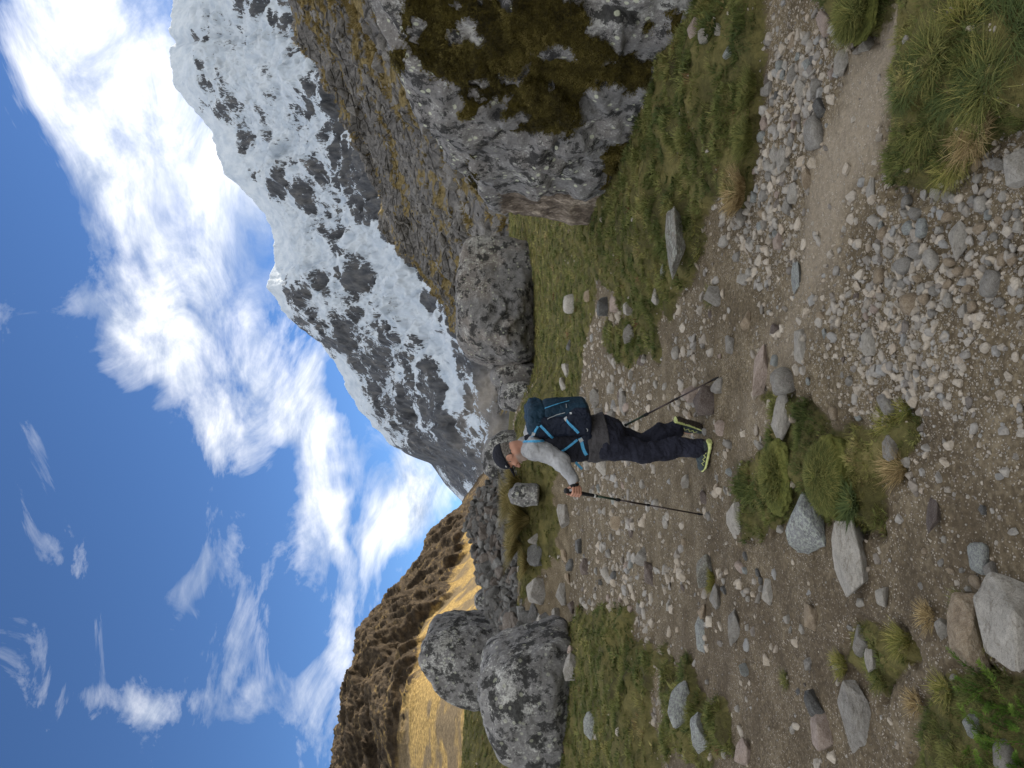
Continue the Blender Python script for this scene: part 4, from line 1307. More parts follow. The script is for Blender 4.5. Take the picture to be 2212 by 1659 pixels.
# fuzz on the moss of the huge boulder
M_fuzz = material('moss_shoots', m_grass([(0.0, (0.030, 0.024, 0.008)), (0.4, (0.085, 0.068, 0.018)), (0.75, (0.155, 0.128, 0.034)), (1.0, (0.25, 0.20, 0.07))], 0.5))
fz = []
for k in range(4):
    V_, F_ = blades(16, 1.0, 0.75, 0.5, 0.10, 470 + k, 2, 0.4)
    fz.append(mesh_data('moss_shoot', V_, F_, smooth=False))
C_fuzz = bank('fuzz', fz, M_fuzz)
ix = rng.integers(0, len(MOSS_P), 26000)
mp2 = MOSS_P[ix] + rng.normal(0, 0.012, (len(ix), 3))
mn = MOSS_N[ix] * 0.8 + np.array([0, 0, 0.35])
mn = mn / np.linalg.norm(mn, axis=1, keepdims=True)
sz = rng.uniform(0.007, 0.020, len(ix))
cl2 = fbm(mp2 * 3.0, 3, 0.55, 171)
scatter('moss_fuzz', mp2, np.stack([-np.arcsin(np.clip(mn[:, 1], -1, 1)), np.arctan2(mn[:, 0], mn[:, 2]), 0 * sz], -1), np.stack([sz * 1.2, sz * 1.2, sz], -1),
        C_fuzz, 4, np.clip(0.40 + 0.9 * cl2 + rng.normal(0, .12, len(ix)), 0, 1), 'short brown green moss shoots on the huge boulder', 'moss')

# gravel: stones too many to count
pebbles = [hull_mesh('pebble', 600 + k, 16, (1, .85, .7), 0.07) if k % 4 else stone_mesh('pebble', 600 + k, 2, 0.75, 9, 8, 0.06, 0.58) for k in range(12)]
for me_ in pebbles[::4]:
    me_.polygons.foreach_set('use_smooth', np.full(len(me_.polygons), True))
C_peb = bank('pebbles', pebbles, M_stone)


def stone_density(X, Y):
    P = np.stack([X, Y], -1)
    q = xyz(X, Y)
    n = fbm(q * 0.9, 3, 0.55, 141)
    d = 0.34 + 1.15 * n
    d = d * (1 - 0.80 * ss(-0.2, 0.5, poly_sd(P, SPARSE)))
    d = np.clip(d, 0.03, 1) * 0.62 + 0.7 * ss(-0.15, 0.2, poly_sd(P, HEAP)) + 0.38 * ss(-0.2, 0.3, poly_sd(P, PEBB))
    d = d * (1 - 0.90 * ss(-0.10, 0.20, poly_sd(P, SAND) + 0.2 * fbm(q * 2.2, 3, 0.6, 5)) * (0.25 + 0.75 * ss(-0.3, 1.2, X)))
    d = d + 0.35 * ss(7, 9, Y)
    g = GRASS(X, Y)
    return np.clip(d, 0.03, 1) * (1 - 0.97 * ss(0.2, 0.7, g))


n_ = 170000
x_, y_ = rng.uniform(1190, 2330, n_), rng.uniform(-160, 1830, n_)
te, ee = pix(x_, y_)
Y_ = EYE / -ee
for _ in range(4):          # settle on the real ground
    Y_ = np.clip((EYE - HZ(te * Y_, Y_)) / -ee, 1.0, 60)
X_ = te * Y_
keep = (Y_ < 34) & (rng.random(n_) < stone_density(X_, Y_))
keep &= ~((np.abs(X_ + 0.57) < 0.26) & (np.abs(Y_ - 5.52) < 0.13)) & ~((np.abs(X_ + 0.38) < 0.12) & (np.abs(Y_ - 5.80) < 0.10))
X_, Y_ = X_[keep], Y_[keep]
pxs = 0.75 * (1 - rng.random(len(X_))) ** (-1 / 1.5)
pxs = np.clip(pxs, 0.75, 11)
sz = np.clip(pxs * Y_ / 1474.6, 0.0012, 0.075) * np.clip(1.25 - 0.02 * Y_, 0.7, 1.3)
asp = rng.uniform(0.6, 1.0, len(X_))
scatter('gravel', np.stack([X_, Y_, HZ(X_, Y_) + sz * 0.05], -1), np.stack([rng.normal(0, .3, len(X_)), rng.normal(0, .3, len(X_)), rng.uniform(0, 6.28, len(X_))], -1),
        np.stack([sz, sz * asp, sz * rng.uniform(0.5, 0.85, len(X_))], -1), C_peb, 12, None, 'mixed grey and beige gravel covering the trail', 'gravel')
print('gravel', len(X_))

# loose stones big enough to be counted
MARKS = [(1690, 822, 'rounded two toned stone'), (1735, 1112, 'pointed blue grey rock'), (1835, 1212, 'flat sunken rock'), (2095, 1375, 'long tan rock'), (2115, 1205, 'oval blue grey cobble'),
         (2070, 520, 'tilted long stone'), (2198, 360, 'square speckled block'), (1757, 283, 'smooth boulder stone'), (1815, 128, 'large pale stone'), (1712, 415, 'pale rounded stone'),
         (1875, 738, 'pale wedge stone'), (1522, 866, 'rust brown block'), (1519, 1112, 'front pole tip'), (1540, 950, "hiker's front shoe"), (1553, 812, 'rear pole tip'), (1584, 1361, 'half buried grey stone'),
         (1755, 1525, 'dark angular stone'), (1845, 1565, 'long pointed rock'), (1250, 1180, 'dark stone'), (1385, 1200, 'square grey stone'), (1300, 1005, 'pale flat stone'), (1658, 1279, 'curved pale stone'),
         (1750, 1335, 'tan lumpy stone'), (1641, 800, 'pinkish slab'), (1720, 600, 'bluish long stone'), (2018, 1112, 'muddy brown stone'), (1990, 490, 'bluish round cobble'), (1650, 265, 'small pinkish stone')]
MARK_P = hit([m[0] for m in MARKS], [m[1] for m in MARKS])
SETS = {}
WORD = {'grey': 'grey', 'pale': 'pale', 'blue': 'blue grey', 'tan': 'tan', 'pink': 'pinkish', 'rust': 'rust brown', 'dark': 'dark'}


def loose(n, poly_px, lo, hi, kinds, cols, where, group):
    poly = np.asarray(poly_px, float)
    got = 0
    tries = 0
    while got < n and tries < 6000:
        tries += 1
        x = rng.uniform(poly[:, 0].min(), poly[:, 0].max())
        y = rng.uniform(poly[:, 1].min(), poly[:, 1].max())
        if poly_sd(np.array([[x, y]]), poly)[0] < 0:
            continue
        g = hit(x, y)[0]
        if rng.random() > stone_density(g[:1], g[1:2])[0] + 0.05 or GRASS(g[:1], g[1:2])[0] > 0.4:
            continue
        W_ = lo * (1 - rng.random() * (1 - (lo / hi) ** 1.8)) ** (-1 / 1.8) * g[1] / 1474.6 / 2
        if (np.hypot(HERO_ALL[:, 0] - g[0], HERO_ALL[:, 1] - g[1]) < 0.9 * (HERO_ALL[:, 2] + W_)).any():
            continue
        HERO_ALL.resize((len(HERO_ALL) + 1, 3), refcheck=False)
        HERO_ALL[-1] = (g[0], g[1], W_)
        kd, cl_ = kinds[rng.integers(len(kinds))], cols[rng.integers(len(cols))]
        key = (kd, int(rng.integers(len(SHAPES[kd]))), cl_)
        if key not in SETS:
            SETS[key] = SHAPES[kd][key[1]].copy()
            SETS[key].materials.clear()
            SETS[key].materials.append(MH[cl_])
        o = link('stone', SETS[key])
        a_ = rng.uniform(0.6, 0.95)
        hgt2 = W_ * rng.uniform(0.35, 0.6) if kd == 'slab' else W_ * rng.uniform(0.5, 0.8)
        o.scale = (W_, W_ * a_, hgt2)
        o.location = (g[0], g[1], g[2] + hgt2 * 0.35)
        o.rotation_euler = (rng.normal(0, .2), rng.normal(0, .2), rng.uniform(0, 6.28))
        dd = MARK_P[:, :2] - g[:2]
        m = int(np.argmin(np.hypot(*dd.T)))
        dx, dy = -dd[m]
        rel = ('beyond' if dy > 0 else 'in front of') if abs(dy) > abs(dx) else ('behind' if dx > 0 else 'ahead of')
        size = 'small' if W_ * 2 * 1474.6 / g[1] < lo * 1.35 else 'larger'
        tag(o, '%s %s %s %s, %s the %s' % (size, WORD[cl_], {'angular': 'angular stone', 'cobble': 'rounded stone', 'slab': 'flat stone'}[kd], where, rel, MARKS[m][2]), 'stone', group)
        got += 1


HERO_ALL = np.concatenate([HERO_XY, [(-0.46, 5.47, .1), (-0.62, 5.56, .1), (-0.38, 5.8, .1)]])
ALLC = ['grey', 'pale', 'pale', 'blue', 'tan', 'pink', 'dark', 'grey', 'pale']
loose(56, [(1545, 430), (1600, 260), (1690, 80), (1800, 60), (1810, 180), (1745, 330), (1700, 520), (1660, 640), (1590, 620)], 18, 46, ['angular', 'cobble', 'slab'], ALLC,
      'in the stone heap', 'stones heaped along the trail edge')
loose(56, [(1900, 640), (1890, 470), (1940, 420), (2060, 400), (2140, 330), (2212, 400), (2212, 640), (2060, 700)], 22, 52, ['cobble', 'cobble', 'angular'], ['pale', 'grey', 'blue', 'pale', 'tan', 'grey'],
      'in the pebble patch', 'cobbles of the pebble patch')
loose(92, [(1220, 1100), (1215, 1310), (1400, 1330), (1700, 1150), (1860, 1000), (1950, 640), (1600, 620), (1420, 720), (1300, 860)], 16, 42, ['angular', 'slab', 'cobble'], ALLC + ['rust'],
      'in trail gravel', 'loose stones of the trail')
loose(36, [(1500, 1320), (1620, 1100), (1900, 1150), (2200, 1080), (2200, 1240), (1980, 1340), (1700, 1640), (1560, 1640)], 14, 40, ['angular', 'slab', 'cobble'], ALLC,
      'on bare soil', 'stones on the bare soil')

# ---------------------------------------------------------------- rubble wall behind the trail
rw = bpy.data.objects.new('rubble_wall', None)
COL.objects.link(rw)
tag(rw, 'long heaped wall of dark grey field stones behind the tussock grass', 'wall')
yk = [1020, 1060, 1090, 1130, 1200, 1290, 1370, 1430]
topk = [1075, 1035, 1018, 1003, 1022, 1045, 1072, 1128]
botk = [1128, 1128, 1130, 1134, 1146, 1182, 1200, 1165]
dk_ = [24, 23.5, 23, 22.5, 21.5, 19.5, 18, 17]
nu, nf = 90, 26
U, Fq = np.meshgrid(np.linspace(1020, 1430, nu), np.linspace(0, 1.25, nf))


def wall_pt(u, f):
    f = np.asarray(f, float)
    xb, xt = np.interp(u, yk, botk), np.interp(u, yk, topk)
    Yd = np.interp(u, yk, dk_) + 2.8 * f
    fc = np.minimum(f, 1)
    x = xb + (xt - xb) * fc
    z = EYE + (1105.8 - x) / 1474.6 * Yd - np.maximum(f - 1, 0) * 6
    return np.stack([(829.4 - u) / 1474.6 * Yd, Yd, z], -1)


WP = wall_pt(U.ravel(), Fq.ravel())
WP[:, 2] += 0.12 * fbm(WP * 1.6, 3, 0.5, 151) - 0.10
rw.location = WP[nu // 2]
M_wall = material('dark_field_stone', m_hero((0.045, 0.045, 0.047), (0.105, 0.103, 0.100), (0.20, 0.19, 0.178)))
M_wallb = material('brown_field_stone', m_hero((0.075, 0.060, 0.052), (0.15, 0.125, 0.108), (0.25, 0.215, 0.19)))
M_walld = material('grey_field_stone', m_hero((0.10, 0.10, 0.10), (0.20, 0.198, 0.192), (0.33, 0.32, 0.30)))
core = link('earth_core', mesh_data('earth_core', WP - np.array(rw.location), grid_faces(nf, nu)), material('wall_earth', m_hero((0.022, 0.020, 0.018), (0.045, 0.040, 0.035), (0.09, 0.08, 0.07))), rw)
wshapes = [hull_mesh('wall_stone', 700 + k, 14, (1, .85, .7), 0.06) for k in range(9)]
wsets = []
for m in (M_wall, M_wallb, M_walld, M_wall):
    row = []
    for me_ in wshapes:
        c_ = me_.copy()
        c_.materials.clear()
        c_.materials.append(m)
        row.append(c_)
    wsets.append(row)


def wall_stone(u, f, sz_):
    p = wall_pt(np.array([u]), np.array([f]))[0]
    o = bpy.data.objects.new('stone', wsets[rng.integers(4)][rng.integers(9)])
    COL.objects.link(o)
    o.parent = rw
    o.location = Vector(p) - rw.location + Vector((0, -0.05, rng.uniform(-0.06, 0.08)))
    o.scale = (sz_, sz_ * rng.uniform(.6, .9), sz_ * rng.uniform(.4, .75))
    o.rotation_euler = (rng.normal(0, .35), rng.normal(0, .35), rng.uniform(0, 6.28))


for k in range(298):
    f = rng.random() ** 0.8
    u = rng.uniform(1035, 1415)
    wall_stone(u, f, float(np.exp(rng.normal(-1.72, 0.36))) * (1.35 if f < 0.2 else 1.0))
small = 1400
u_, f_ = rng.uniform(1030, 1420, small), rng.random(small)
pw = wall_pt(u_, f_)
sz = np.exp(rng.normal(-2.4, 0.35, small))
C_wall = bank('wallfill', [m.copy() for m in wsets[0][:4]] + [m.copy() for m in wsets[1][:4]] + [m.copy() for m in wsets[2][:4]], M_wall)
fill = scatter('small_stones', pw - np.array(rw.location), rng.uniform(-3, 3, (small, 3)), np.stack([sz, sz * .8, sz * .6], -1), C_wall, 12)
fill.parent = rw

# ---------------------------------------------------------------- grass tufts and tussocks, one by one
def m_tuft(c_root, c_mid, c_tip):
    def f(t):
        v = t.attr('tone')
        n = t.noise(t.n('ShaderNodeTexCoord').outputs['Object'], 9.0, 3.0)
        col = t.colors(t.math('ADD', v, t.math('MULTIPLY', t.math('SUBTRACT', n, 0.5), 0.5)), [(0.1, c_root), (0.5, c_mid), (0.9, c_tip)])
        d = principled(t, col, 0.75, None, 0.2)
        tr = t.n('ShaderNodeBsdfTranslucent', {0: col}).outputs[0]
        return t.n('ShaderNodeMixShader', {0: 0.3, 1: d, 2: tr}).outputs[0]
    return f


MT = {'ichu': material('ichu_grass', m_tuft((0.15, 0.135, 0.05), (0.31, 0.26, 0.10), (0.50, 0.40, 0.19))),
      'green': material('green_grass', m_tuft((0.075, 0.09, 0.025), (0.15, 0.165, 0.046), (0.26, 0.24, 0.075))),
      'yellow': material('yellow_green_grass', m_tuft((0.12, 0.13, 0.03), (0.24, 0.235, 0.06), (0.38, 0.33, 0.11))),
      'dry': material('dry_grass', m_tuft((0.2, 0.14, 0.065), (0.35, 0.26, 0.12), (0.5, 0.385, 0.2))),
      'deep': material('deep_green_leaf', m_tuft((0.050, 0.072, 0.022), (0.090, 0.120, 0.038), (0.14, 0.17, 0.055)))}


def tuft(x, y, wpx, hm, n, mat, label, name='grass_tuft', cat='grass tuft', lean=0.35, droop=0.45, width=0.0022, seed=0, group='grass tufts by the trail', Yfix=None, mound=0.0, rootr=0.62):
    g = hit(x, y)[0] if Yfix is None else np.array([float(pix(x, y)[0]) * Yfix, Yfix, HZ(*(np.array([float(pix(x, y)[0]) * Yfix]), np.array([Yfix])))[0]])
    wm = wpx * g[1] / 1474.6 / 2
    root_ = bpy.data.objects.new(name, None)
    COL.objects.link(root_)
    root_.location = g
    rr = np.random.default_rng(900 + seed)
    V_, F_ = blades(n, hm, wm * rootr, lean, width, 900 + seed, 4, droop)
    if mound:
        rad_ = np.hypot(V_[:, 0], V_[:, 1]) / max(wm, 1e-6)
        V_[:, 2] += mound * np.clip(1 - rad_ ** 2, 0, 1)
    tone = np.repeat(rr.random(n), 9)
    o = link('blades', mesh_data('blades', V_, F_, smooth=False, attrs={'tone': tone}), MT[mat], root_)
    o['kind'] = 'stuff'
    if mound:
        Vs, Fs = ICO[5]
        D = Vs * np.array([wm * 0.95, wm * 0.8, mound * 1.05])
        D = D + Vs * (0.14 * wm * fbm(Vs * 2.4 + seed, 4, 0.55, 77))[:, None]
        link('cushion', mesh_data('cushion', D, Fs), M_cush, root_)
    tag(root_, label, cat, group)
    return root_, g, wm


def m_cushion(t):
    pos = t.n('ShaderNodeTexCoord').outputs['Object']
    n2 = t.noise(pos, 60.0, 5.0, 0.7)
    n1 = t.noise(pos, 9.0, 3.0, 0.6)
    col = t.colors(t.math('ADD', t.math('MULTIPLY', n2, 0.6), t.math('MULTIPLY', n1, 0.4)), [(0.34, (0.050, 0.056, 0.018)), (0.5, (0.125, 0.135, 0.036)), (0.66, (0.21, 0.20, 0.06))])
    return principled(t, col, 0.95, t.bump(n2, 1.0, 0.02), 0.1)


M_cush = material('cushion_turf', m_cushion)
tus = 'tall tussocks in front of the rubble wall'
tuft(1135, 1042, 60, 0.80, 1100, 'ichu', 'tall straw green tussock just ahead of the hiker\'s cap', 'grass_tussock', 'tussock', .55, .55, .0055, 1, tus, 20.3, 0, .16)
tuft(1140, 1122, 80, 1.00, 1500, 'ichu', 'largest tall tussock, between the white crusted rock and the rubble wall', 'grass_tussock', 'tussock', .55, .55, .0055, 2, tus, 19.7, 0, .16)
tuft(1138, 1178, 60, 0.80, 1100, 'ichu', 'tall tussock beyond the dark rough rock', 'grass_tussock', 'tussock', .60, .55, .0055, 3, tus, 20.4, 0, .16)
tuft(1146, 1216, 44, 0.55, 700, 'ichu', 'smallest tall tussock, farthest ahead of the hiker', 'grass_tussock', 'tussock', .65, .55, .0055, 4, tus, 19.6, 0, .18)
tuft(1126, 1082, 60, 0.90, 1100, 'ichu', 'tall tussock behind the white crusted rock', 'grass_tussock', 'tussock', .55, .55, .0055, 5, tus, 21.0, 0, .16)
tuft(1800, 1030, 190, 0.055, 5200, 'green', 'big rounded green cushion of grass in the middle of the foreground', 'grass_cushion', 'cushion plant', .9, .5, .0016, 6, mound=0.085)
tuft(1680, 1030, 170, 0.05, 2400, 'green', 'low green turf cushion behind the pointed blue grey rock', 'grass_cushion', 'cushion plant', .5, .5, .0019, 7, mound=0.05)
tuft(1845, 1085, 70, 0.07, 380, 'deep', 'dark green leafy herb on the front of the rounded grass cushion', 'herb', 'herb', .9, .5, .004, 8)
tuft(1945, 1010, 84, 0.075, 420, 'dry', 'orange brown grass tuft below the grass cushion', lean=.7, droop=.4, width=.0013, seed=9)
tuft(1925, 915, 90, 0.06, 420, 'yellow', 'yellow green grass tuft beside the grey block', lean=.7, droop=.4, width=.0015, seed=10)
tuft(1960, 890, 60, 0.05, 260, 'yellow', 'thin yellow green tuft at the edge of the dark soil', lean=.7, droop=.4, width=.0014, seed=11)
tuft(1540, 1255, 60, 0.07, 460, 'yellow', 'yellow green tuft growing against the lichened slab', lean=.5, droop=.4, width=.002, seed=12)
tuft(1822, 1435, 66, 0.06, 320, 'yellow', 'bright yellow green tuft beside the broken split grey rock', lean=.6, droop=.4, width=.0014, seed=13)
tuft(1955, 1385, 74, 0.07, 380, 'yellow', 'yellow green tuft on bare soil beside a patch of small herbs', lean=.6, droop=.4, width=.0013, seed=14)
tuft(2090, 1310, 70, 0.05, 380, 'green', 'small green tuft behind the big pale rock near the camera', lean=.6, droop=.4, width=.0011, seed=15)
tuft(2150, 1370, 80, 0.05, 420, 'yellow', 'green tuft between the tan rock and the big pale rock', lean=.6, droop=.4, width=.0011, seed=16)
tuft(1600, 415, 120, 0.13, 1300, 'dry', 'dry tan grass tuft hanging over the edge of the bank below the huge boulder', lean=.45, droop=.6, width=.0018, seed=17)
tuft(1615, 300, 110, 0.09, 1200, 'green', 'green grass tuft on the strip of turf next to the dry tuft', lean=.5, droop=.5, width=.0018, seed=18)
tuft(1625, 190, 90, 0.09, 900, 'green', 'green tuft on the turf strip beside the stone heap', lean=.5, droop=.5, width=.0018, seed=19)
tuft(1865, 25, 140, 0.11, 2200, 'green', 'thick green grass tuft at the picture edge beside the sandy track', lean=.5, droop=.5, width=.0016, seed=20, mound=0.03)
tuft(1545, 640, 50, 0.09, 260, 'green', 'small tuft at the eroded turf edge by the grey flat stone', lean=.6, droop=.5, width=.002, seed=21)
for k, (x, y, wp, hm, mt_, lb) in enumerate([
        (2010, 120, 110, .060, 'green', 'short green clump in the coarse sward beside the sandy track'), (2080, 55, 120, .075, 'yellow', 'yellowish clump at the picture edge in the middle of the coarse sward'),
        (2130, 185, 120, .080, 'green', 'tall green clump in the coarse sward closest to the camera'), (2000, 270, 100, .060, 'green', 'green clump at the sandy track corner of the coarse sward'),
        (2065, 345, 90, .060, 'yellow', 'yellow green clump overhanging the pebble patch'), (2180, 75, 120, .085, 'deep', 'dark green clump in the picture corner of the coarse sward'),
        (2110, 285, 90, .065, 'dry', 'straw coloured clump near the square speckled block'), (1962, 190, 90, .050, 'deep', 'low dark clump along the sandy track edge'),
        (2055, 200, 80, .055, 'deep', 'dark leafy clump in the heart of the coarse sward')]):
    tuft(x, y, wp, hm, 420, mt_, lb, 'grass_clump', 'grass clump', 1.1, .9, .0014, 40 + k, 'grass clumps of the coarse sward', rootr=0.95)
for k, (x, y, wp, hm, mt_, lb) in enumerate([
        (2010, 1330, 60, .05, 'dry', 'thin straw tuft on dark soil behind the tan rock'), (2045, 1490, 70, .05, 'yellow', 'thin yellowish tuft between the tan rock and the bright green shrub'),
        (1985, 1520, 60, .05, 'dry', 'thin straw tuft on dark soil above the bright green shrub'), (1900, 1470, 60, .045, 'green', 'thin green tuft beside the long pointed grey rock'),
        (1700, 1470, 50, .04, 'green', 'thin green tuft alone on the brown soil')]):
    tuft(x, y, wp, hm, 240, mt_, lb, 'grass_tuft', 'grass tuft', .8, .5, .0012, 60 + k, 'thin tufts on the dark soil')

# bright green shrub in the lower left corner
sb = bpy.data.objects.new('shrub', None)
COL.objects.link(sb)
g = hit(2175, 1610)[0]
sb.location = g
tag(sb, 'bright green feathery shrub in the corner nearest the camera', 'shrub')
M_leaf = material('bright_green_needle', m_tuft((0.045, 0.095, 0.014), (0.095, 0.175, 0.026), (0.19, 0.27, 0.05)))
M_twig = material('brown_twig', lambda t: principled(t, t.mix(t.noise(t.n('ShaderNodeTexCoord').outputs['Object'], 60.0), (0.06, 0.035, 0.018), (0.14, 0.09, 0.05)), 0.9))
rs = np.random.default_rng(5)
SV, SF_, LV, LF, LT = [], [], [], [], []
for k in range(46):
    b = np.array([rs.uniform(-.20, .20), rs.uniform(-.14, .16), -0.01])
    dr = np.array([rs.normal(0.15, .55), rs.normal(-.1, .5), rs.uniform(.5, 1.1)])
    dr /= np.linalg.norm(dr)
    L = rs.uniform(.07, .19)
    pr_ = None
    tn = rs.random()
    for j in range(9):
        q = j / 8
        c = b + dr * L * q + np.array([0, 0, -0.03 * q * q])
        i0 = len(SV)
        wd = .0022 * (1 - .7 * q)
        SV += [c + np.array([wd, 0, 0]), c + np.array([-wd * .5, wd * .9, 0]), c + np.array([-wd * .5, -wd * .9, 0])]
        if pr_ is not None:
            for a_, b_ in ((0, 1), (1, 2), (2, 0)):
                SF_ += [(pr_ + a_, pr_ + b_, i0 + b_), (pr_ + a_, i0 + b_, i0 + a_)]
        pr_ = i0
        if q > .12:
            for m in range(16):
                a_ = rs.uniform(0, 6.28)
                u1 = np.cross(dr, [0.3, .2, .9])
                u1 /= np.linalg.norm(u1)
                u2 = np.cross(dr, u1)
                od = (u1 * math.cos(a_) + u2 * math.sin(a_)) * .85 + dr * .75
                ll = rs.uniform(.012, .021) * (1.2 - .55 * q)
                sd_ = np.cross(od, dr)
                sd_ = sd_ / np.linalg.norm(sd_) * .0016
                c2 = c + dr * L * rs.uniform(-.06, .06)
                i1 = len(LV)
                LV += [c2 - sd_ * .4, c2 + od * ll * .55 - sd_, c2 + od * ll, c2 + od * ll * .55 + sd_]
                LF += [(i1, i1 + 1, i1 + 2), (i1, i1 + 2, i1 + 3)]
                LT += [np.clip(tn * .5 + q * .5 + rs.normal(0, .1), 0, 1)] * 4
link('twigs', mesh_data('twigs', np.array(SV), np.array(SF_)), M_twig, sb)['kind'] = 'stuff'
link('leaves', mesh_data('leaves', np.array(LV), np.array(LF), False, {'tone': np.array(LT)}), M_leaf, sb)['kind'] = 'stuff'


# ---------------------------------------------------------------- the walker
def unit(v):
    v = np.asarray(v, float)
    return v / np.linalg.norm(v)


def smin(a, b, k):
    if k <= 0:
        return np.minimum(a, b)
    q = np.clip(0.5 + 0.5 * (b - a) / k, 0, 1)
    return b + (a - b) * q - k * q * (1 - q)


class Vox:
    """a solid described by distances on a grid, turned into one continuous surface"""

    def __init__(self, lo, hi, h):
        self.lo, self.h = np.asarray(lo, float), h
        self.n = np.ceil((np.asarray(hi) - self.lo) / h).astype(int) + 1
        self.ax = [self.lo[i] + h * np.arange(self.n[i]) for i in range(3)]
        self.d = np.full(self.n, 0.5)

    def add(self, fn, lo, hi, k=0.02, cut=False):
        m = 3 * self.h + 2 * k
        i0 = np.clip(np.floor((np.asarray(lo) - m - self.lo) / self.h).astype(int), 0, self.n)
        i1 = np.clip(np.ceil((np.asarray(hi) + m - self.lo) / self.h).astype(int) + 1, 0, self.n)
        if (i1 <= i0).any():
            return
        sl = tuple(slice(a, b) for a, b in zip(i0, i1))
        G = np.stack(np.meshgrid(*[self.ax[i][sl[i]] for i in range(3)], indexing='ij'), -1).reshape(-1, 3)
        v = fn(G).reshape(self.d[sl].shape)
        self.d[sl] = -smin(-self.d[sl], v, k) if cut else smin(self.d[sl], v, k)

    def cap(self, a, b, ra, rb, k=0.02, cut=False):
        a, b = np.asarray(a, float), np.asarray(b, float)
        e = b - a

        def f(P):
            q = np.clip(((P - a) @ e) / max(e @ e, 1e-12), 0, 1)
            return np.linalg.norm(P - a - q[:, None] * e, axis=1) - (ra + (rb - ra) * q)
        r_ = max(ra, rb)
        self.add(f, np.minimum(a, b) - r_, np.maximum(a, b) + r_, k, cut)

    def ell(self, c, r, M=None, k=0.02, cut=False):
        c, r = np.asarray(c, float), np.asarray(r, float)
        M = np.eye(3) if M is None else np.asarray(M)      # rows = local axes

        def f(P):
            q = (P - c) @ M.T
            k0 = np.linalg.norm(q / r, axis=1)
            k1 = np.maximum(np.linalg.norm(q / (r * r), axis=1), 1e-6)
            return k0 * (k0 - 1) / k1
        R_ = r.max()
        self.add(f, c - R_, c + R_, k, cut)

    def box(self, c, half, rnd, M=None, k=0.02, cut=False):
        c, half = np.asarray(c, float), np.asarray(half, float)
        M = np.eye(3) if M is None else np.asarray(M)

        def f(P):
            q = np.abs((P - c) @ M.T) - half + rnd
            return np.linalg.norm(np.maximum(q, 0), axis=1) + np.minimum(q.max(1), 0) - rnd
        R_ = np.linalg.norm(half)
        self.add(f, c - R_, c + R_, k, cut)

    def loft(self, o, M, us, A, B, F0=None, k=0.02):
        """elliptic sections along local z: half widths A (local x), B (local y)"""
        o, M = np.asarray(o, float), np.asarray(M)
        F0 = np.zeros(len(us)) if F0 is None else F0
        u0, u1 = us[0], us[-1]

        def f(P):
            q = (P - o) @ M.T
            u = np.clip(q[:, 2], u0, u1)
            a, b, c0 = np.interp(u, us, A), np.interp(u, us, B), np.interp(u, us, F0)
            x, y = q[:, 0], q[:, 1] - c0
            k0 = np.sqrt((x / a) ** 2 + (y / b) ** 2)
            k1 = np.maximum(np.sqrt((x / a ** 2) ** 2 + (y / b ** 2) ** 2), 1e-5)
            d = k0 * (k0 - 1) / k1
            return np.maximum(d, np.abs(q[:, 2] - (u0 + u1) / 2) - (u1 - u0) / 2)
        R_ = max(max(A), max(B)) + max(abs(u0), abs(u1)) + 0.05
        self.add(f, o - R_, o + R_, k)

    def wrinkle(self, amp, freq, seed, k=3):
        band = np.abs(self.d) < 6 * self.h + 3 * amp
        idx = np.argwhere(band)
        P = self.lo + idx * self.h
        self.d[band] += amp * fbm(P * np.asarray(freq), k, 0.55, seed)

    def surface(self):
        d = self.d
        s_ = d < 0
        c = np.zeros(np.array(d.shape) - 1, int)
        for i in (0, 1):
            for j in (0, 1):
                for k in (0, 1):
                    c += s_[i:d.shape[0] - 1 + i, j:d.shape[1] - 1 + j, k:d.shape[2] - 1 + k]
        act = (c > 0) & (c < 8)
        ids = -np.ones(act.shape, int)
        cells = np.argwhere(act)
        ids[act] = np.arange(len(cells))
        V = np.zeros((len(cells), 3))
        cnt = np.zeros(len(cells))
        corners = [(i, j, k) for i in (0, 1) for j in (0, 1) for k in (0, 1)]
        for a in corners:
            for ax in range(3):
                if a[ax]:
                    continue
                b = list(a)
                b[ax] = 1
                da = d[tuple((cells + a).T)]
                db = d[tuple((cells + b).T)]
                m = (da < 0) != (db < 0)
                q = np.where(m, da / np.where(m, da - db, 1), 0)
                p = cells + a + np.zeros(3)
                p[:, ax] += q
                V[m] += p[m]
                cnt[m] += 1
        V = self.lo + V / cnt[:, None] * self.h
        Fs = []
        for ax in range(3):
            o1, o2 = (ax + 1) % 3, (ax + 2) % 3
            sl0 = [slice(None)] * 3
            sl1 = [slice(None)] * 3
            sl0[ax], sl1[ax] = slice(0, -1), slice(1, None)
            chg = s_[tuple(sl0)] != s_[tuple(sl1)]
            e = np.argwhere(chg)
            e = e[(e[:, o1] > 0) & (e[:, o2] > 0) & (e[:, o1] < d.shape[o1] - 1) & (e[:, o2] < d.shape[o2] - 1)]
            ins = s_[tuple(e.T)]
            q = []
            for (m1, m2) in ((1, 1), (0, 1), (0, 0), (1, 0)):
                cc = e.copy()
                cc[:, o1] -= m1
                cc[:, o2] -= m2
                q.append(ids[tuple(cc.T)])
            q = np.stack(q, -1)
            q[~ins] = q[~ins][:, ::-1]
            Fs.append(q)
        F = np.concatenate(Fs)
        return V, F[(F >= 0).all(1)]


def zp(zx, zy, Y):
    """point on the close view of the walker -> world, at distance Y"""
    return np.array([(1536 - 1500 - zy / 2.212) / 2731 * Y, Y, EYE + (2048 - 1900 - zx / 2.212) / 2731 * Y])


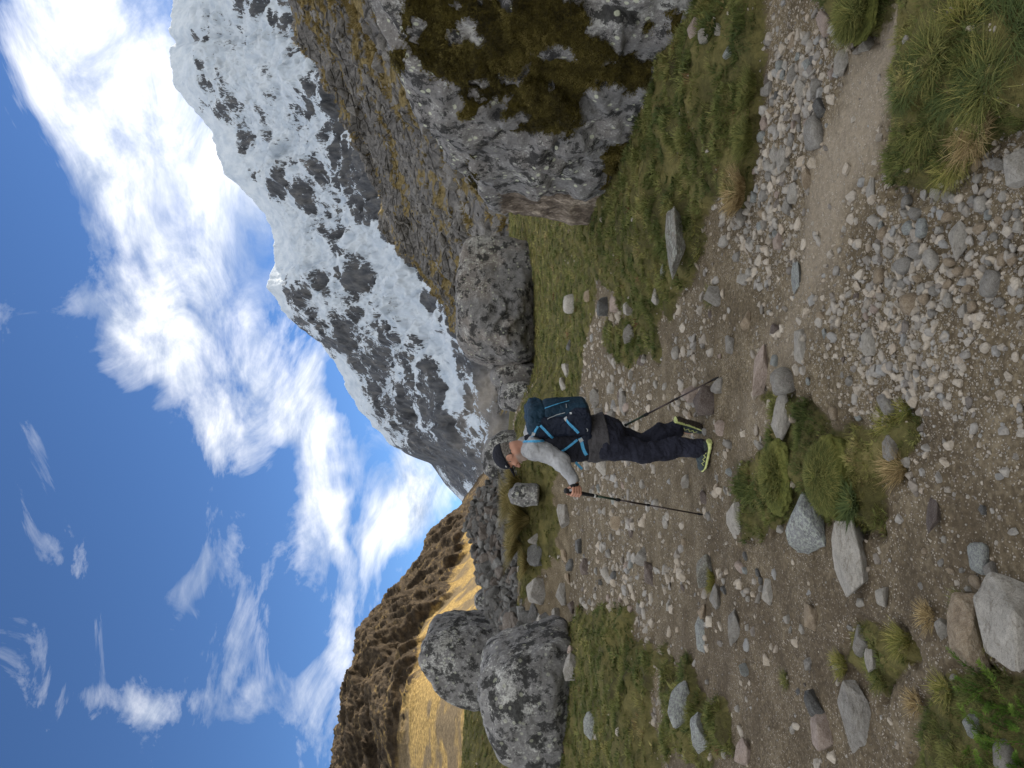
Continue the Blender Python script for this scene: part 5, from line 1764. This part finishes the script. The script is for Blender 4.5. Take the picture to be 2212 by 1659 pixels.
Fw = unit((-0.94, 0.34, 0))
Lw = np.array([-Fw[1], Fw[0], 0])           # walker's left, towards the camera
pelv, neckb = zp(1120, 560, 5.60), zp(430, 640, 5.58)
Up = unit(neckb - pelv)
Ft = unit(Fw - Up * (Fw @ Up))
Lt = np.cross(Up, Ft)
TM = np.stack([Lt, Ft, Up])                  # torso axes as rows
TL = float(np.linalg.norm(neckb - pelv))
nhip, fhip = pelv + Lw * 0.09 - np.array([0, 0, .02]), pelv - Lw * 0.09 - np.array([0, 0, .02])
nknee, nank = zp(1500, 682, 5.50), zp(2000, 640, 5.50)
fknee, fank = zp(1490, 610, 5.72), zp(1790, 470, 5.74)
nsh, nelb, nwr = zp(530, 655, 5.43), zp(765, 765, 5.36), zp(880, 955, 5.30)
fsh = nsh - Lw * 0.36
felb = fsh + np.array([0.10, 0.06, -0.27])
fwr = felb + np.array([-0.02, -0.02, -0.22])
PBASE = np.array([-0.52, 5.58, 0.0])

M_skin = material('tanned_skin', lambda t: principled(t, t.mix(t.noise(t.n('ShaderNodeTexCoord').outputs['Object'], 40.0, 4.0), t.mix(t.attr('stubble'), (0.40, 0.195, 0.130), (0.24, 0.17, 0.14)),
                                                                t.mix(t.attr('stubble'), (0.50, 0.27, 0.19), (0.36, 0.29, 0.25))), 0.55, None, 0.35))


def m_cloth(c, c2, scale=9.0, rough=0.85, weave=420.0):
    def f(t):
        pos = t.n('ShaderNodeTexCoord').outputs['Object']
        n = t.noise(pos, scale, 4.0, 0.6)
        wv_ = t.noise(pos, weave, 2.0, 0.6)
        return principled(t, t.mix(t.ramp(t.math('ADD', t.math('MULTIPLY', n, 0.6), t.math('MULTIPLY', wv_, 0.4)), 0.35, 0.65), c, c2), rough,
                          t.bump(t.math('ADD', t.noise(pos, 17.0, 4.0, 0.55, 1.2), t.math('MULTIPLY', wv_, 0.08)), 0.9, 0.022), 0.25)
    return f


M_shirt = material('light_grey_jersey', m_cloth((0.27, 0.275, 0.29), (0.42, 0.425, 0.44)))
M_vest = material('black_navy_vest', m_cloth((0.008, 0.009, 0.014), (0.020, 0.022, 0.034)))
M_hem = material('charcoal_hem', m_cloth((0.045, 0.043, 0.047), (0.080, 0.076, 0.080)))
M_trous = material('midnight_navy_trousers', m_cloth((0.009, 0.0098, 0.018), (0.026, 0.028, 0.046)))
M_cap = material('black_cap_cloth', m_cloth((0.008, 0.009, 0.014), (0.018, 0.019, 0.028)))
M_hair = material('grey_hair', m_cloth((0.07, 0.06, 0.05), (0.22, 0.20, 0.18), 60.0, 0.9, 700.0))
M_pack = material('petrol_blue_nylon', m_cloth((0.006, 0.022, 0.042), (0.014, 0.045, 0.080), 8.0, 0.6))
M_packd = material('dark_navy_nylon', m_cloth((0.006, 0.010, 0.022), (0.014, 0.020, 0.040), 8.0, 0.6))
M_strap = material('bright_blue_webbing', m_cloth((0.06, 0.30, 0.56), (0.11, 0.42, 0.70), 30.0, 0.7))
M_buckle = material('pale_buckle', m_cloth((0.35, 0.38, 0.40), (0.55, 0.58, 0.60)))
M_lime = material('lime_midsole', m_cloth((0.46, 0.52, 0.17), (0.66, 0.70, 0.32), 30.0, 0.6))
M_upper = material('slate_shoe_mesh', m_cloth((0.030, 0.042, 0.048), (0.075, 0.095, 0.10), 40.0))
M_tread = material('muddy_tread', m_cloth((0.025, 0.020, 0.016), (0.075, 0.060, 0.048), 90.0, 0.95))
M_black = material('black_rubber', m_cloth((0.008, 0.008, 0.009), (0.02, 0.02, 0.022), 40.0, 0.6))
M_bronze = material('dark_bronze_shaft', lambda t: principled(t, t.mix(t.noise(t.n('ShaderNodeTexCoord').outputs['Object'], 30.0), (0.035, 0.026, 0.026), (0.075, 0.055, 0.052)), 0.35, None, 0.5, Metallic=0.6))
M_green = material('dark_green_shaft', lambda t: principled(t, t.mix(t.noise(t.n('ShaderNodeTexCoord').outputs['Object'], 30.0), (0.012, 0.028, 0.016), (0.030, 0.055, 0.034)), 0.4, None, 0.5, Metallic=0.4))
M_white = material('off_white_print', m_cloth((0.55, 0.55, 0.53), (0.70, 0.70, 0.68)))

# ---- bare body
hc = zp(305, 705, 5.56)
hF = unit(Fw * math.cos(R(24)) + np.array([0, 0, -math.sin(R(24))]))
hU = unit(np.array([0, 0, 1]) - hF * hF[2])
hL = np.cross(hU, hF)
HM = np.stack([hL, hF, hU])


def hp(l, f, u):
    return hc + hL * l + hF * f + hU * u


def polechain(top, tip):
    D_ = unit(tip - top)
    return D_


tipA = hit(1519, 1112.6)[0] + np.array([0, 0, -0.015])
topA = zp(795, 1022, 5.27)
tipB = hit(1553, 812)[0] + np.array([0, 0, -0.015])
topB = zp(1130, 580, 5.80) + np.array([0.02, 0, 0.02])
topB = topB + 0.02 * unit(topB - tipB)


def body_field(v):
    v.loft(pelv, TM, [-.10, 0, .1, .2, .35, .45, .52, TL], [.13, .15, .14, .135, .16, .165, .13, .06], [.10, .12, .11, .105, .11, .10, .085, .06], k=.02)
    v.cap(pelv + Lw * .09, nknee, .085, .06, .03)
    v.cap(nknee, nank, .058, .036, .02)
    v.cap(pelv - Lw * .09, fknee, .085, .06, .03)
    v.cap(fknee, fank, .058, .036, .02)
    v.cap(nsh, nelb, .055, .042, .03)
    v.cap(nelb, nwr, .042, .029, .02)
    v.cap(fsh, felb, .055, .042, .03)
    v.cap(felb, fwr, .042, .029, .02)
    v.cap(nank, zp(2040, 740, 5.55), .036, .03, .02)
    v.cap(fank, fank + unit((-0.27, 0.26, -0.93)) * .12, .030, .022, .02)


def head_field(v):
    v.cap(neckb - Up * .05, hp(0, -.035, -.06), .068, .060, .03)
    v.ell(hp(0, -.010, .025), (.077, .100, .100), HM, .02)
    v.ell(hp(0, .032, -.035), (.062, .066, .080), HM, .025)
    v.ell(hp(0, .055, -.104), (.040, .038, .034), HM, .025)      # chin and jaw
    v.cap(hp(.045, -.02, -.07), hp(.02, .06, -.108), .028, .022, .025)
    v.cap(hp(-.045, -.02, -.07), hp(-.02, .06, -.108), .028, .022, .025)
    v.cap(hp(0, .092, .012), hp(0, .122, -.030), .011, .016, .012)   # nose
    v.ell(hp(.014, .108, -.036), (.011, .012, .009), HM, .008)
    v.ell(hp(-.014, .108, -.036), (.011, .012, .009), HM, .008)
    v.cap(hp(.045, .078, .028), hp(-.045, .078, .028), .015, .015, .012)  # brow
    v.ell(hp(.045, .062, -.022), (.024, .026, .022), HM, .015)        # cheek
    v.ell(hp(-.045, .062, -.022), (.024, .026, .022), HM, .015)
    v.ell(hp(.032, .096, .006), (.017, .014, .011), HM, .010, True)    # eye sockets
    v.ell(hp(-.032, .096, .006), (.017, .014, .011), HM, .010, True)
    v.ell(hp(0, .098, -.062), (.026, .014, .009), HM, .010)            # lips
    v.ell(hp(0, .113, -.061), (.024, .010, .0025), HM, .004, True)
    for sg in (1, -1):
        v.ell(hp(.078 * sg, -.018, -.008), (.010, .020, .032), HM, .006)   # ears
        v.ell(hp(.088 * sg, -.012, -.006), (.006, .010, .018), HM, .004, True)


def hand_field(v, grip, D_, palm_dir, wrist, view):
    """palm and five fingers closed round a pole grip"""
    e1 = unit(palm_dir - D_ * (palm_dir @ D_))
    e2 = unit(np.cross(D_, e1))
    if e2 @ view > 0:
        e2 = -e2                               # e2 points to the viewer
    v.cap(wrist, grip + e1 * .045, .029, .030, .02)
    v.box(grip + e1 * .036 + e2 * .006, (.016, .026, .044), .013, np.stack([e1, e2, D_]), .015)

    def pt(th, r_, s_):
        return grip + (e1 * math.cos(th) + e2 * math.sin(th)) * r_ + D_ * s_
    for i, (s_, L_, rr) in enumerate([(-.033, 1.0, .0098), (-.011, 1.08, .0102), (.011, 1.0, .0098), (.032, .82, .0088)]):
        a = [pt(R(35), .044, s_), pt(R(92), .036 + .003 * L_, s_ + .002), pt(R(92 + 62 * L_), .030, s_ + .003), pt(R(92 + 118 * L_), .026, s_ + .002)]
        for p, q, r0_, r1_ in ((a[0], a[1], rr * 1.08, rr), (a[1], a[2], rr, rr * .93), (a[2], a[3], rr * .93, rr * .80)):
            v.cap(p, q, r0_, r1_, .004)
    b = [grip + e1 * .040 - e2 * .010 + D_ * -.018, pt(R(-60), .036, -.040), pt(R(-115), .030, -.048), pt(R(-160), .027, -.050)]
    for p, q, r0_, r1_ in ((b[0], b[1], .014, .012), (b[1], b[2], .012, .0105), (b[2], b[3], .0105, .0085)):
        v.cap(p, q, r0_, r1_, .006)


parts_v, parts_f, off = [], [], 0
v = Vox((-1.0, 5.2, -0.02), (-0.1, 6.05, 1.52), 0.0085)
body_field(v)
A_, B_ = v.surface()
parts_v.append(A_); parts_f.append(B_); off += len(A_)
v = Vox((-0.80, 5.36, 1.34), (-0.36, 5.78, 1.80), 0.004)
head_field(v)
A_, B_ = v.surface()
parts_v.append(A_); parts_f.append(B_ + off); off += len(A_)
DA, DB = unit(tipA - topA), unit(tipB - topB)
gripA, gripB = topA + DA * 0.085, topB + DB * 0.075
v = Vox(gripA - .12, gripA + .12, 0.0032)
hand_field(v, gripA, DA, nwr - gripA, nwr, np.array([0, 1, 0]))
A_, B_ = v.surface()
parts_v.append(A_); parts_f.append(B_ + off); off += len(A_)
fwr = gripB + np.array([0.03, 0.03, 0.09])
v = Vox(gripB - .12, gripB + .13, 0.0036)
hand_field(v, gripB, DB, fwr - gripB, fwr, np.array([0, 1, 0]))
A_, B_ = v.surface()
parts_v.append(A_); parts_f.append(B_ + off); off += len(A_)
BV, BFc = np.concatenate(parts_v), np.concatenate(parts_f)
q_ = (BV - hc) @ HM.T
stub = ss(-.045, -.06, q_[:, 2]) * ss(-.03, .02, q_[:, 1]) * (q_[:, 2] > -.16) * (np.abs(q_[:, 0]) < .12) * ss(.135, .115, q_[:, 1])
person = link('person', mesh_data('person', BV - PBASE, BFc, attrs={'stubble': stub * (BV[:, 2] > 1.36)}), M_skin)
person.location = PBASE
tag(person, 'hiker in black cap, grey sleeves and dark trousers walking along the trail with two poles', 'person')


def wear(name, vox_or_vf, mat, parent=None, label=None, attrs=None):
    V_, F_ = vox_or_vf.surface() if isinstance(vox_or_vf, Vox) else vox_or_vf
    o = link(name, mesh_data(name, V_ - PBASE if parent is None else V_ - PBASE, F_, attrs=attrs), mat, parent or person)
    if label:
        o['label'] = label
    return o, V_, F_


# ---- trousers
v = Vox((-0.95, 5.25, 0.03), (-0.15, 6.0, 1.06), 0.007)
v.loft(pelv, TM, [-.08, 0, .06, .12], [.165, .178, .172, .165], [.145, .155, .150, .145], [-.02, -.01, 0, 0], .02)
v.ell(pelv - Fw * .055 + Lw * .06 - np.array([0, 0, .05]), (.115, .115, .13), None, .04)
v.ell(pelv - Fw * .055 - Lw * .06 - np.array([0, 0, .05]), (.115, .115, .13), None, .04)
for hip, kn, an, sp_ in ((nhip, nknee, nank, 1), (fhip, fknee, fank, -1)):
    v.cap(hip + Fw * .015, kn, .118, .086, .03)
    v.cap(kn, kn * .45 + an * .55 - Fw * .012, .086, .080, .02)
    v.cap(kn * .45 + an * .55 - Fw * .012, an + unit(an - kn) * -.005, .080, .074, .02)
    # calf cloth is cut open at the hem
    v.ell(an + unit(an - kn) * .09, (.085, .085, .085), None, .004, True)
v.wrinkle(.026, (6, 6, 8), 301, 5)
v.wrinkle(.006, (5, 5, 17), 302, 2)
trous = wear('trousers', v, M_trous)

# ---- charcoal hem of the undershirt, vest and grey shirt
v = Vox((-0.85, 5.30, 0.80), (-0.15, 5.95, 1.15), 0.007)
v.loft(pelv, TM, [-.03, .02, .08, .14], [.206, .204, .200, .192], [.198, .196, .190, .178], [-.015, -.01, 0, 0], .01)
v.wrinkle(.008, (6, 6, 20), 311, 3)
hem = wear('undershirt_hem', v, M_hem)
v = Vox((-0.90, 5.25, 0.90), (-0.15, 6.0, 1.56), 0.007)
us_ = [.05, .12, .2, .32, .44, .52, TL - .005]
v.loft(pelv, TM, us_, [.182, .184, .182, .192, .194, .165, .085], [.166, .168, .165, .160, .145, .118, .078], [0, 0, .005, .0, -.005, -.01, -.005], .02)
v.wrinkle(.010, (7, 7, 16), 321, 4)
vest = wear('vest', v, M_vest)
v = Vox((-0.95, 5.15, 0.95), (-0.15, 6.05, 1.58), 0.0065)
us_ = [.10, .2, .32, .44, .52, TL + .02]
v.loft(pelv, TM, us_, [.15, .16, .17, .18, .165, .088], [.13, .14, .145, .132, .115, .082], [0, 0, 0, 0, 0, .005], .02)
v.cap(nsh + Up * .005 - Lw * .045, nsh, .085, .082, .03)
v.cap(nsh, nelb, .084, .066, .03)
v.cap(nelb, nwr - unit(nwr - nelb) * .01, .064, .046, .025)
v.ell(nelb + np.array([.0, 0, -.01]), (.066, .062, .062), None, .03)
v.cap(fsh + Lw * .045, fsh, .085, .082, .03)
v.cap(fsh, felb, .082, .064, .03)
v.cap(felb, fwr, .062, .046, .025)
v.ell(nwr + unit(nwr - nelb) * .035, (.05, .05, .05), None, .004, True)
v.wrinkle(.018, (9, 9, 9), 331, 5)
v.wrinkle(.008, (26, 5, 10), 332, 2)
shirt = wear('shirt', v, M_shirt, label='light grey long sleeved shirt')
v = Vox((-0.80, 5.40, 1.40), (-0.35, 5.85, 1.62), 0.005)
cc = neckb + Up * .005
v.loft(cc, TM, [-.03, 0, .035], [.086, .082, .080], [.088, .084, .082], [0, .004, .01], 0)
v.cap(cc - Up * .02, cc + Up * .09 + hF * .02, .064, .064, .004, True)
collar = wear('collar', v, M_shirt)

# ---- hair, cap, ear side, watch
v = Vox((-0.76, 5.40, 1.46), (-0.38, 5.74, 1.76), 0.004)
v.ell(hp(0, -.016, .022), (.081, .099, .100), HM, 0)
v.ell(hp(0, .120, -.02), (.12, .105, .15), HM, .01, True)
v.ell(hp(0, 0, -.115), (.12, .16, .075), HM, .01, True)
v.ell(hp(.085, .002, -.012), (.022, .030, .036), HM, .01, True)
v.ell(hp(-.085, .002, -.012), (.022, .030, .036), HM, .01, True)
v.wrinkle(.006, (60, 60, 60), 341, 2)
hair = wear('hair', v, M_hair)
for sg in (1, -1):
    Vs, Fs = ICO[2]
    e_, _, _ = wear('eye', (hp(.032 * sg, .088, .004) + Vs * .0095, Fs), M_black)
v = Vox((-0.86, 5.36, 1.52), (-0.40, 5.78, 1.82), 0.004)
v.ell(hp(0, -.006, .045), (.090, .114, .092), HM, 0)
v.box(hp(0, -.006, -.060), (.14, .16, .090), .004, HM, .006, True)
v.ell(hp(0, -.006, .030), (.080, .103, .085), HM, .004, True)
cap_o = wear('cap', v, M_cap)
# peak: a curved thin plate
nb, na = 14, 18
bv = []
for j in range(na):
    al = (j / (na - 1) - .5) * 2
    for i in range(nb):
        q = i / (nb - 1)
        wd = .080 * (1 - .28 * q ** 2)
        l = wd * math.sin(al * 1.25)
        fwd_ = .098 * math.cos(al * 1.25) + q * .098 * (math.cos(al * 1.2) ** .6 if abs(al) < 1 else .25)
        dz = .050 - .006 * q - .022 * (l / .08) ** 2
        bv.append((l, fwd_, dz))
bv = np.array(bv)
top_ = np.array([hp(*b) for b in bv])
bot_ = top_ - hU * .006
Vp = np.concatenate([top_, bot_])
Fg = grid_faces(na, nb)
n0 = len(top_)
rim = []
edge = [j * nb + nb - 1 for j in range(na)]
for a_, b_ in zip(edge[:-1], edge[1:]):
    rim.append((a_, b_, b_ + n0, a_ + n0))
Fp = np.concatenate([Fg, Fg[:, ::-1] + n0, np.array(rim)])
peak = link('peak', mesh_data('peak', Vp - PBASE, Fp), M_cap, cap_o[0])
# small white emblem on the side of the cap: two crossing arcs
em = []
ef = []


def cap_side(a_, b_):
    # a_ forward, b_ up on the cap's side facing the camera
    q = np.array([0, a_, b_])
    k = max(1e-4, 1 - ((a_ + .006) / .114) ** 2 - ((b_ - .045) / .092) ** 2)
    return hp(.0925 * math.sqrt(k) + .0012, a_, b_)


for sg in (1, -1):
    for i in range(9):
        th = math.pi * (0.12 + 0.76 * i / 8)
        x_, y_ = math.cos(th) * .0125, sg * (.0085 - math.sin(th) * .012)
        for w_ in (-.0016, .0016):
            em.append(cap_side(.050 + x_, .052 + y_ + w_))
    b0 = 18 * (0 if sg == 1 else 1)
    for i in range(8):
        p = b0 + 2 * i
        ef.append((p, p + 1, p + 3, p + 2))
link('emblem', mesh_data('emblem', np.array(em) - PBASE, np.array(ef)), M_white, cap_o[0])


def ring(name, c, axis, r0, half, mat, parent, thick=.003, n=28, base=None):
    axis = unit(axis)
    a_ = unit(np.cross(axis, [0.2, 0.1, 1]))
    b_ = np.cross(axis, a_)
    V_, F_ = [], []
    for i in range(n):
        th = 2 * math.pi * i / n
        d_ = a_ * math.cos(th) + b_ * math.sin(th)
        V_ += [c + d_ * r0 - axis * half, c + d_ * (r0 + thick) - axis * half, c + d_ * (r0 + thick) + axis * half, c + d_ * r0 + axis * half]
        for k in range(4):
            j = (i + 1) % n
            F_.append((4 * i + k, 4 * i + (k + 1) % 4, 4 * j + (k + 1) % 4, 4 * j + k))
    return link(name, mesh_data(name, np.array(V_) - (PBASE if base is None else base), np.array(F_)), mat, parent)


ax_ = unit(gripA + (nwr - gripA) * .5 - nwr)
watch = ring('watch', nwr + ax_ * .012, ax_, .030, .012, M_black, person, .005)
Vs, Fs = ICO[3]
wc = nwr + ax_ * .012 + unit(np.array([-.2, -1, .5])) * .036
link('dial', mesh_data('dial', wc + Vs * np.array([.019, .010, .019]) - PBASE, Fs), M_black, watch)


# ---- shoes
def shoe(name, ankle, heel, toe, upv, label):
    f_ = unit(toe - heel)
    l_ = unit(np.cross(upv, f_))
    u_ = np.cross(f_, l_)
    M_ = np.stack([f_, l_, u_])

    def lp(a, b, c):
        return heel + f_ * a + l_ * b + u_ * c
    lo_, hi_ = np.minimum(heel, toe) - .14, np.maximum(heel, toe) + .14
    up_ = Vox(lo_, hi_, .0045)
    up_.ell(lp(.045, 0, .070), (.052, .040, .060), M_, 0)
    up_.ell(lp(.125, 0, .060), (.090, .044, .048), M_, .03)
    up_.ell(lp(.215, 0, .046), (.072, .046, .034), M_, .02)
    up_.cap(lp(.045, 0, .08), lp(.035, 0, .125), .040, .038, .02)
    up_.box(lp(.13, 0, -.030), (.22, .1, .055), .004, M_, .004, True)
    o, _, _ = wear(name, up_, M_upper, None, label)
    so = Vox(lo_, hi_, .0045)
    so.loft(lp(0, 0, .018), np.stack([l_, u_, f_]), [-.012, .03, .10, .16, .23, .285], [.034, .044, .040, .045, .050, .030], [.026, .024, .019, .018, .016, .012], [.004, 0, 0, 0, .004, .018], 0)
    so.box(lp(.13, 0, -.046), (.22, .1, .048), .004, M_, .004, True)
    mids, _, _ = wear('midsole', so, M_lime, o)
    tr = Vox(lo_, hi_, .0045)
    tr.loft(lp(0, 0, .008), np.stack([l_, u_, f_]), [-.008, .03, .10, .16, .23, .280], [.032, .042, .036, .043, .048, .028], [.012] * 6, [.004, 0, 0, 0, .004, .020], 0)
    tr.wrinkle(.010, (90, 90, 90), 351, 2)
    wear('tread', tr, M_tread, o)
    # pale chevrons on the side
    Vz, Fz = [], []
    for i in range(7):
        a0 = .07 + .022 * i
        zz = .045 + (.018 if i % 2 else -.0)
        ctr = lp(a0, .0445 if i < 5 else .043, zz)
        Vz += [ctr - u_ * .004, ctr + u_ * .004]
        if i:
            p = 2 * i
            Fz.append((p - 2, p, p + 1, p - 1))
    link('zigzag_print', mesh_data('zigzag_print', np.array(Vz) + l_ * .0035 - PBASE, np.array(Fz)), M_lime, o)
    return o


heelN = np.array([nank[0] + .045, nank[1] - .055, 0.004])
toeN = heelN + unit((-0.84, 0.54, 0.02)) * .27
shoe('shoe', nank, heelN, toeN, np.array([0, 0, 1.0]), 'front shoe planted flat, slate mesh over a lime sole')
fdir = unit((-0.27, 0.26, -0.93))
backn = unit(np.array([-0.78, 0.52, 0.30]))
backn = unit(backn - fdir * (backn @ fdir))
heelF = fank - fdir * .050 - backn * .095
toeF = heelF + fdir * .26
shoe('shoe', fank, heelF, toeF, backn, 'rear shoe pushed up on its toe, muddy sole showing')

# ---- backpack
PK = bpy.data.objects.new('backpack', None)
COL.objects.link(PK)
pc = pelv + Up * .345 - Ft * .235 + Lt * .005
PKU = unit(Up + Ft * -.06)
PKF = unit(Ft - PKU * (Ft @ PKU))
PM = np.stack([np.cross(PKU, PKF) * -1 if np.cross(PKU, PKF) @ Lt < 0 else np.cross(PKU, PKF), PKF, PKU])
PKL = PM[0]
PK.location = pc - PKU * .26
PBK = np.array(PK.location)
tag(PK, 'petrol blue hiking backpack with bright blue straps on the walker\'s back', 'backpack')


def pkp(l, f, u):
    return pc + PKL * l + PKF * f + PKU * u


def packpart(name, vx, mat, label=None):
    V_, F_ = vx.surface()
    o = link(name, mesh_data(name, V_ - PBK, F_), mat, PK)
    if label:
        o['label'] = label
    return V_, F_, o


lo_, hi_ = pc - .42, pc + .42
v = Vox(lo_, hi_, .006)
v.box(pkp(0, .035, -.015), (.140, .100, .230), .06, PM, 0)
v.box(pkp(0, .0, -.155), (.146, .115, .085), .06, PM, .05)
v.wrinkle(.012, (8, 8, 8), 361, 3)
s1 = packpart('main_bag', v, M_packd)
v = Vox(lo_, hi_, .006)
v.box(pkp(0, -.072, -.050), (.118, .068, .190), .055, PM, 0)
v.wrinkle(.010, (8, 8, 6), 363, 3)
s2 = packpart('front_pocket', v, M_pack)
v = Vox(lo_, hi_, .006)
v.box(pkp(0, .0, .205), (.132, .112, .055), .045, PM, 0)
v.box(pkp(0, -.03, .175), (.125, .11, .06), .04, PM, .03)
v.wrinkle(.018, (14, 14, 14), 365, 4)
s3 = packpart('lid', v, M_pack)
v = Vox(lo_, hi_, .006)
v.box(pkp(.125, .02, -.15), (.035, .095, .10), .03, PM, 0)
v.wrinkle(.008, (10, 10, 10), 367, 3)
s4 = packpart('side_pocket', v, M_packd)
v = Vox(lo_, hi_, .006)
v.box(pkp(.115, .17, -.215), (.055, .075, .045), .03, PM, 0)
v.wrinkle(.006, (10, 10, 10), 369, 3)
s5 = packpart('hip_pad', v, M_packd)

from mathutils.bvhtree import BVHTree
cv, cf, co_ = [], [], 0
for (V_, F_) in [(s[0], s[1]) for s in (s1, s2, s3, s4, s5)] + [(o[1], o[2]) for o in (trous, hem, vest, shirt)]:
    cv.append(V_)
    cf.append(F_ + co_)
    co_ += len(V_)
bvh = BVHTree.FromPolygons([tuple(p) for p in np.concatenate(cv)], [tuple(int(i) for i in p) for p in np.concatenate(cf)])
eye_ = Vector((0, 0, EYE))


def strap(name, pts, width, mat, parent, base, lift=.006, free=False):
    pts = np.asarray(pts, float)
    seg = np.concatenate([[0], np.cumsum(np.hypot(*np.diff(pts, axis=0).T))])
    n = max(6, int(seg[-1] / 9))
    u = np.linspace(0, seg[-1], n)
    zx, zy = np.interp(u, seg, pts[:, 0]), np.interp(u, seg, pts[:, 1])
    C_, N_ = [], []
    lastY = None
    for a, b in zip(zx, zy):
        d_ = Vector(zp(a, b, 5.5)) - eye_
        d_.normalize()
        loc, nor, _, _ = bvh.ray_cast(eye_, d_)
        if loc is None or free:
            yy = lastY or 5.45
            p = zp(a, b, yy)
            nor = Vector((0.1, -1, 0.1))
        else:
            p = np.array(loc)
            lastY = p[1]
        nn = np.array(nor.normalized())
        C_.append(p)
        N_.append(nn)
    C_, N_ = np.array(C_), np.array(N_)
    for _ in range(2):
        C_[1:-1] = (C_[:-2] + 2 * C_[1:-1] + C_[2:]) / 4
        N_[1:-1] = (N_[:-2] + 2 * N_[1:-1] + N_[2:]) / 4
    T_ = np.gradient(C_, axis=0)
    V_, F_ = [], []
    for c, nn, tt in zip(C_, N_, T_):
        nn = unit(nn)
        sd_ = unit(np.cross(nn, unit(tt))) * width / 2
        V_ += [c + nn * lift - sd_, c + nn * (lift + .003) - sd_, c + nn * (lift + .003) + sd_, c + nn * lift + sd_]
    for i in range(n - 1):
        for k in range(4):
            F_.append((4 * i + k, 4 * i + (k + 1) % 4, 4 * i + 4 + (k + 1) % 4, 4 * i + 4 + k))
    F_ += [(0, 3, 2, 1), (4 * n - 4, 4 * n - 3, 4 * n - 2, 4 * n - 1)]
    return link(name, mesh_data(name, np.array(V_) - base, np.array(F_), False), mat, parent)


for nm, pts, wd, mt in [
        ('compression_strap', [(800, 375), (835, 430), (880, 475), (915, 512)], .021, M_strap),
        ('compression_strap', [(555, 450), (530, 500), (508, 542)], .018, M_strap),
        ('compression_strap', [(578, 445), (630, 500), (690, 560)], .020, M_strap),
        ('shoulder_strap', [(432, 592), (520, 590), (606, 584)], .020, M_strap),
        ('chest_strap', [(905, 575), (840, 625), (772, 676)], .018, M_strap),
        ('hip_strap', [(925, 560), (945, 600), (955, 650), (985, 705)], .026, M_strap),
        ('piping', [(620, 296), (700, 268), (780, 246), (835, 232)], .007, M_strap),
        ('zip', [(640, 392), (720, 350), (795, 332)], .004, M_buckle),
        ('buckle', [(520, 505), (510, 530)], .026, M_buckle), ('buckle', [(798, 378), (815, 398)], .028, M_buckle), ('buckle', [(928, 565), (945, 590)], .032, M_buckle),
        ('gear_loop', [(985, 470), (1000, 485), (990, 498)], .005, M_buckle), ('logo_print', [(806, 262), (808, 290)], .004, M_buckle),
        ('reflector', [(848, 330), (848, 350)], .016, M_buckle)]:
    strap(nm, pts, wd, mt, PK, PBK, .008 if nm == 'buckle' else .004)
strap('loose_strap_end', [(890, 772), (915, 800), (948, 832)], .020, M_strap, PK, PBK, .004, True)


# ---- trekking poles
def pole(name, top, tip, label):
    D_ = unit(tip - top)
    L_ = np.linalg.norm(tip - top)
    a_ = unit(np.cross(D_, [0, 1, .1]))
    b_ = np.cross(D_, a_)
    root_ = bpy.data.objects.new(name, None)
    COL.objects.link(root_)
    root_.location = tip
    tag(root_, label, 'trekking pole', 'trekking poles held by the hiker')

    def tube(nm, prof, mat, parent=root_, n=14, bend=0):
        V_, F_ = [], []
        for (s_, r_) in prof:
            c = top + D_ * s_
            for i in range(n):
                th = 2 * math.pi * i / n
                V_.append(c + (a_ * math.cos(th) + b_ * math.sin(th)) * r_)
        for j in range(len(prof) - 1):
            for i in range(n):
                k = (i + 1) % n
                F_.append((j * n + i, j * n + k, j * n + n + k, j * n + n + i))
        V_ += [top + D_ * prof[0][0], top + D_ * prof[-1][0]]
        for i in range(n):
            k = (i + 1) % n
            F_.append((len(V_) - 2, k, i, i))
            F_.append((len(V_) - 1, (len(prof) - 1) * n + i, (len(prof) - 1) * n + k, (len(prof) - 1) * n + k))
        F3 = [f[:3] for f in F_ if f[2] == f[3]]
        F4 = [f for f in F_ if f[2] != f[3]]
        F3 = F3 + [f[:3] for f in F4] + [(f[0], f[2], f[3]) for f in F4]
        return link(nm, mesh_data(nm, np.array(V_) - tip, np.array(F3)), mat, parent)
    g_ = tube('grip', [(-.004, .010), (.0, .019), (.014, .022), (.026, .018), (.035, .0145), (.06, .0165), (.10, .0150), (.15, .0140), (.155, .0165), (.17, .0150), (.28, .0125), (.285, .011)], M_black)
    ring('grip_band', top + D_ * .262, D_, .0130, .008, M_white, g_, .0012, base=tip)
    tube('upper_shaft', [(.28, .0088), (.47, .0088)], M_green)
    tube('clamp', [(.455, .009), (.458, .0135), (.490, .0135), (.495, .009)], M_black)
    tube('middle_shaft', [(.49, .0076), (.76, .0076)], M_bronze)
    tube('clamp', [(.745, .008), (.748, .0105), (.770, .0105), (.773, .008)], M_black)
    tube('lower_shaft', [(.77, .0066), (L_ - .05, .0062)], M_bronze)
    tube('tip', [(L_ - .075, .0085), (L_ - .055, .0090), (L_ - .03, .0070), (L_ - .008, .004), (L_, .002)], M_black)
    ring('wrist_loop', top + D_ * .07 + np.array([.02, 0, .01]), unit(np.array([1, 0, .3])), .030, .009, M_shirt, g_, .002, base=tip)
    return root_


pole('trekking_pole', topA, tipA, 'front trekking pole held in the hiker\'s near hand')
pole('trekking_pole', topB, tipB, 'rear trekking pole trailing behind the hiker\'s hip')
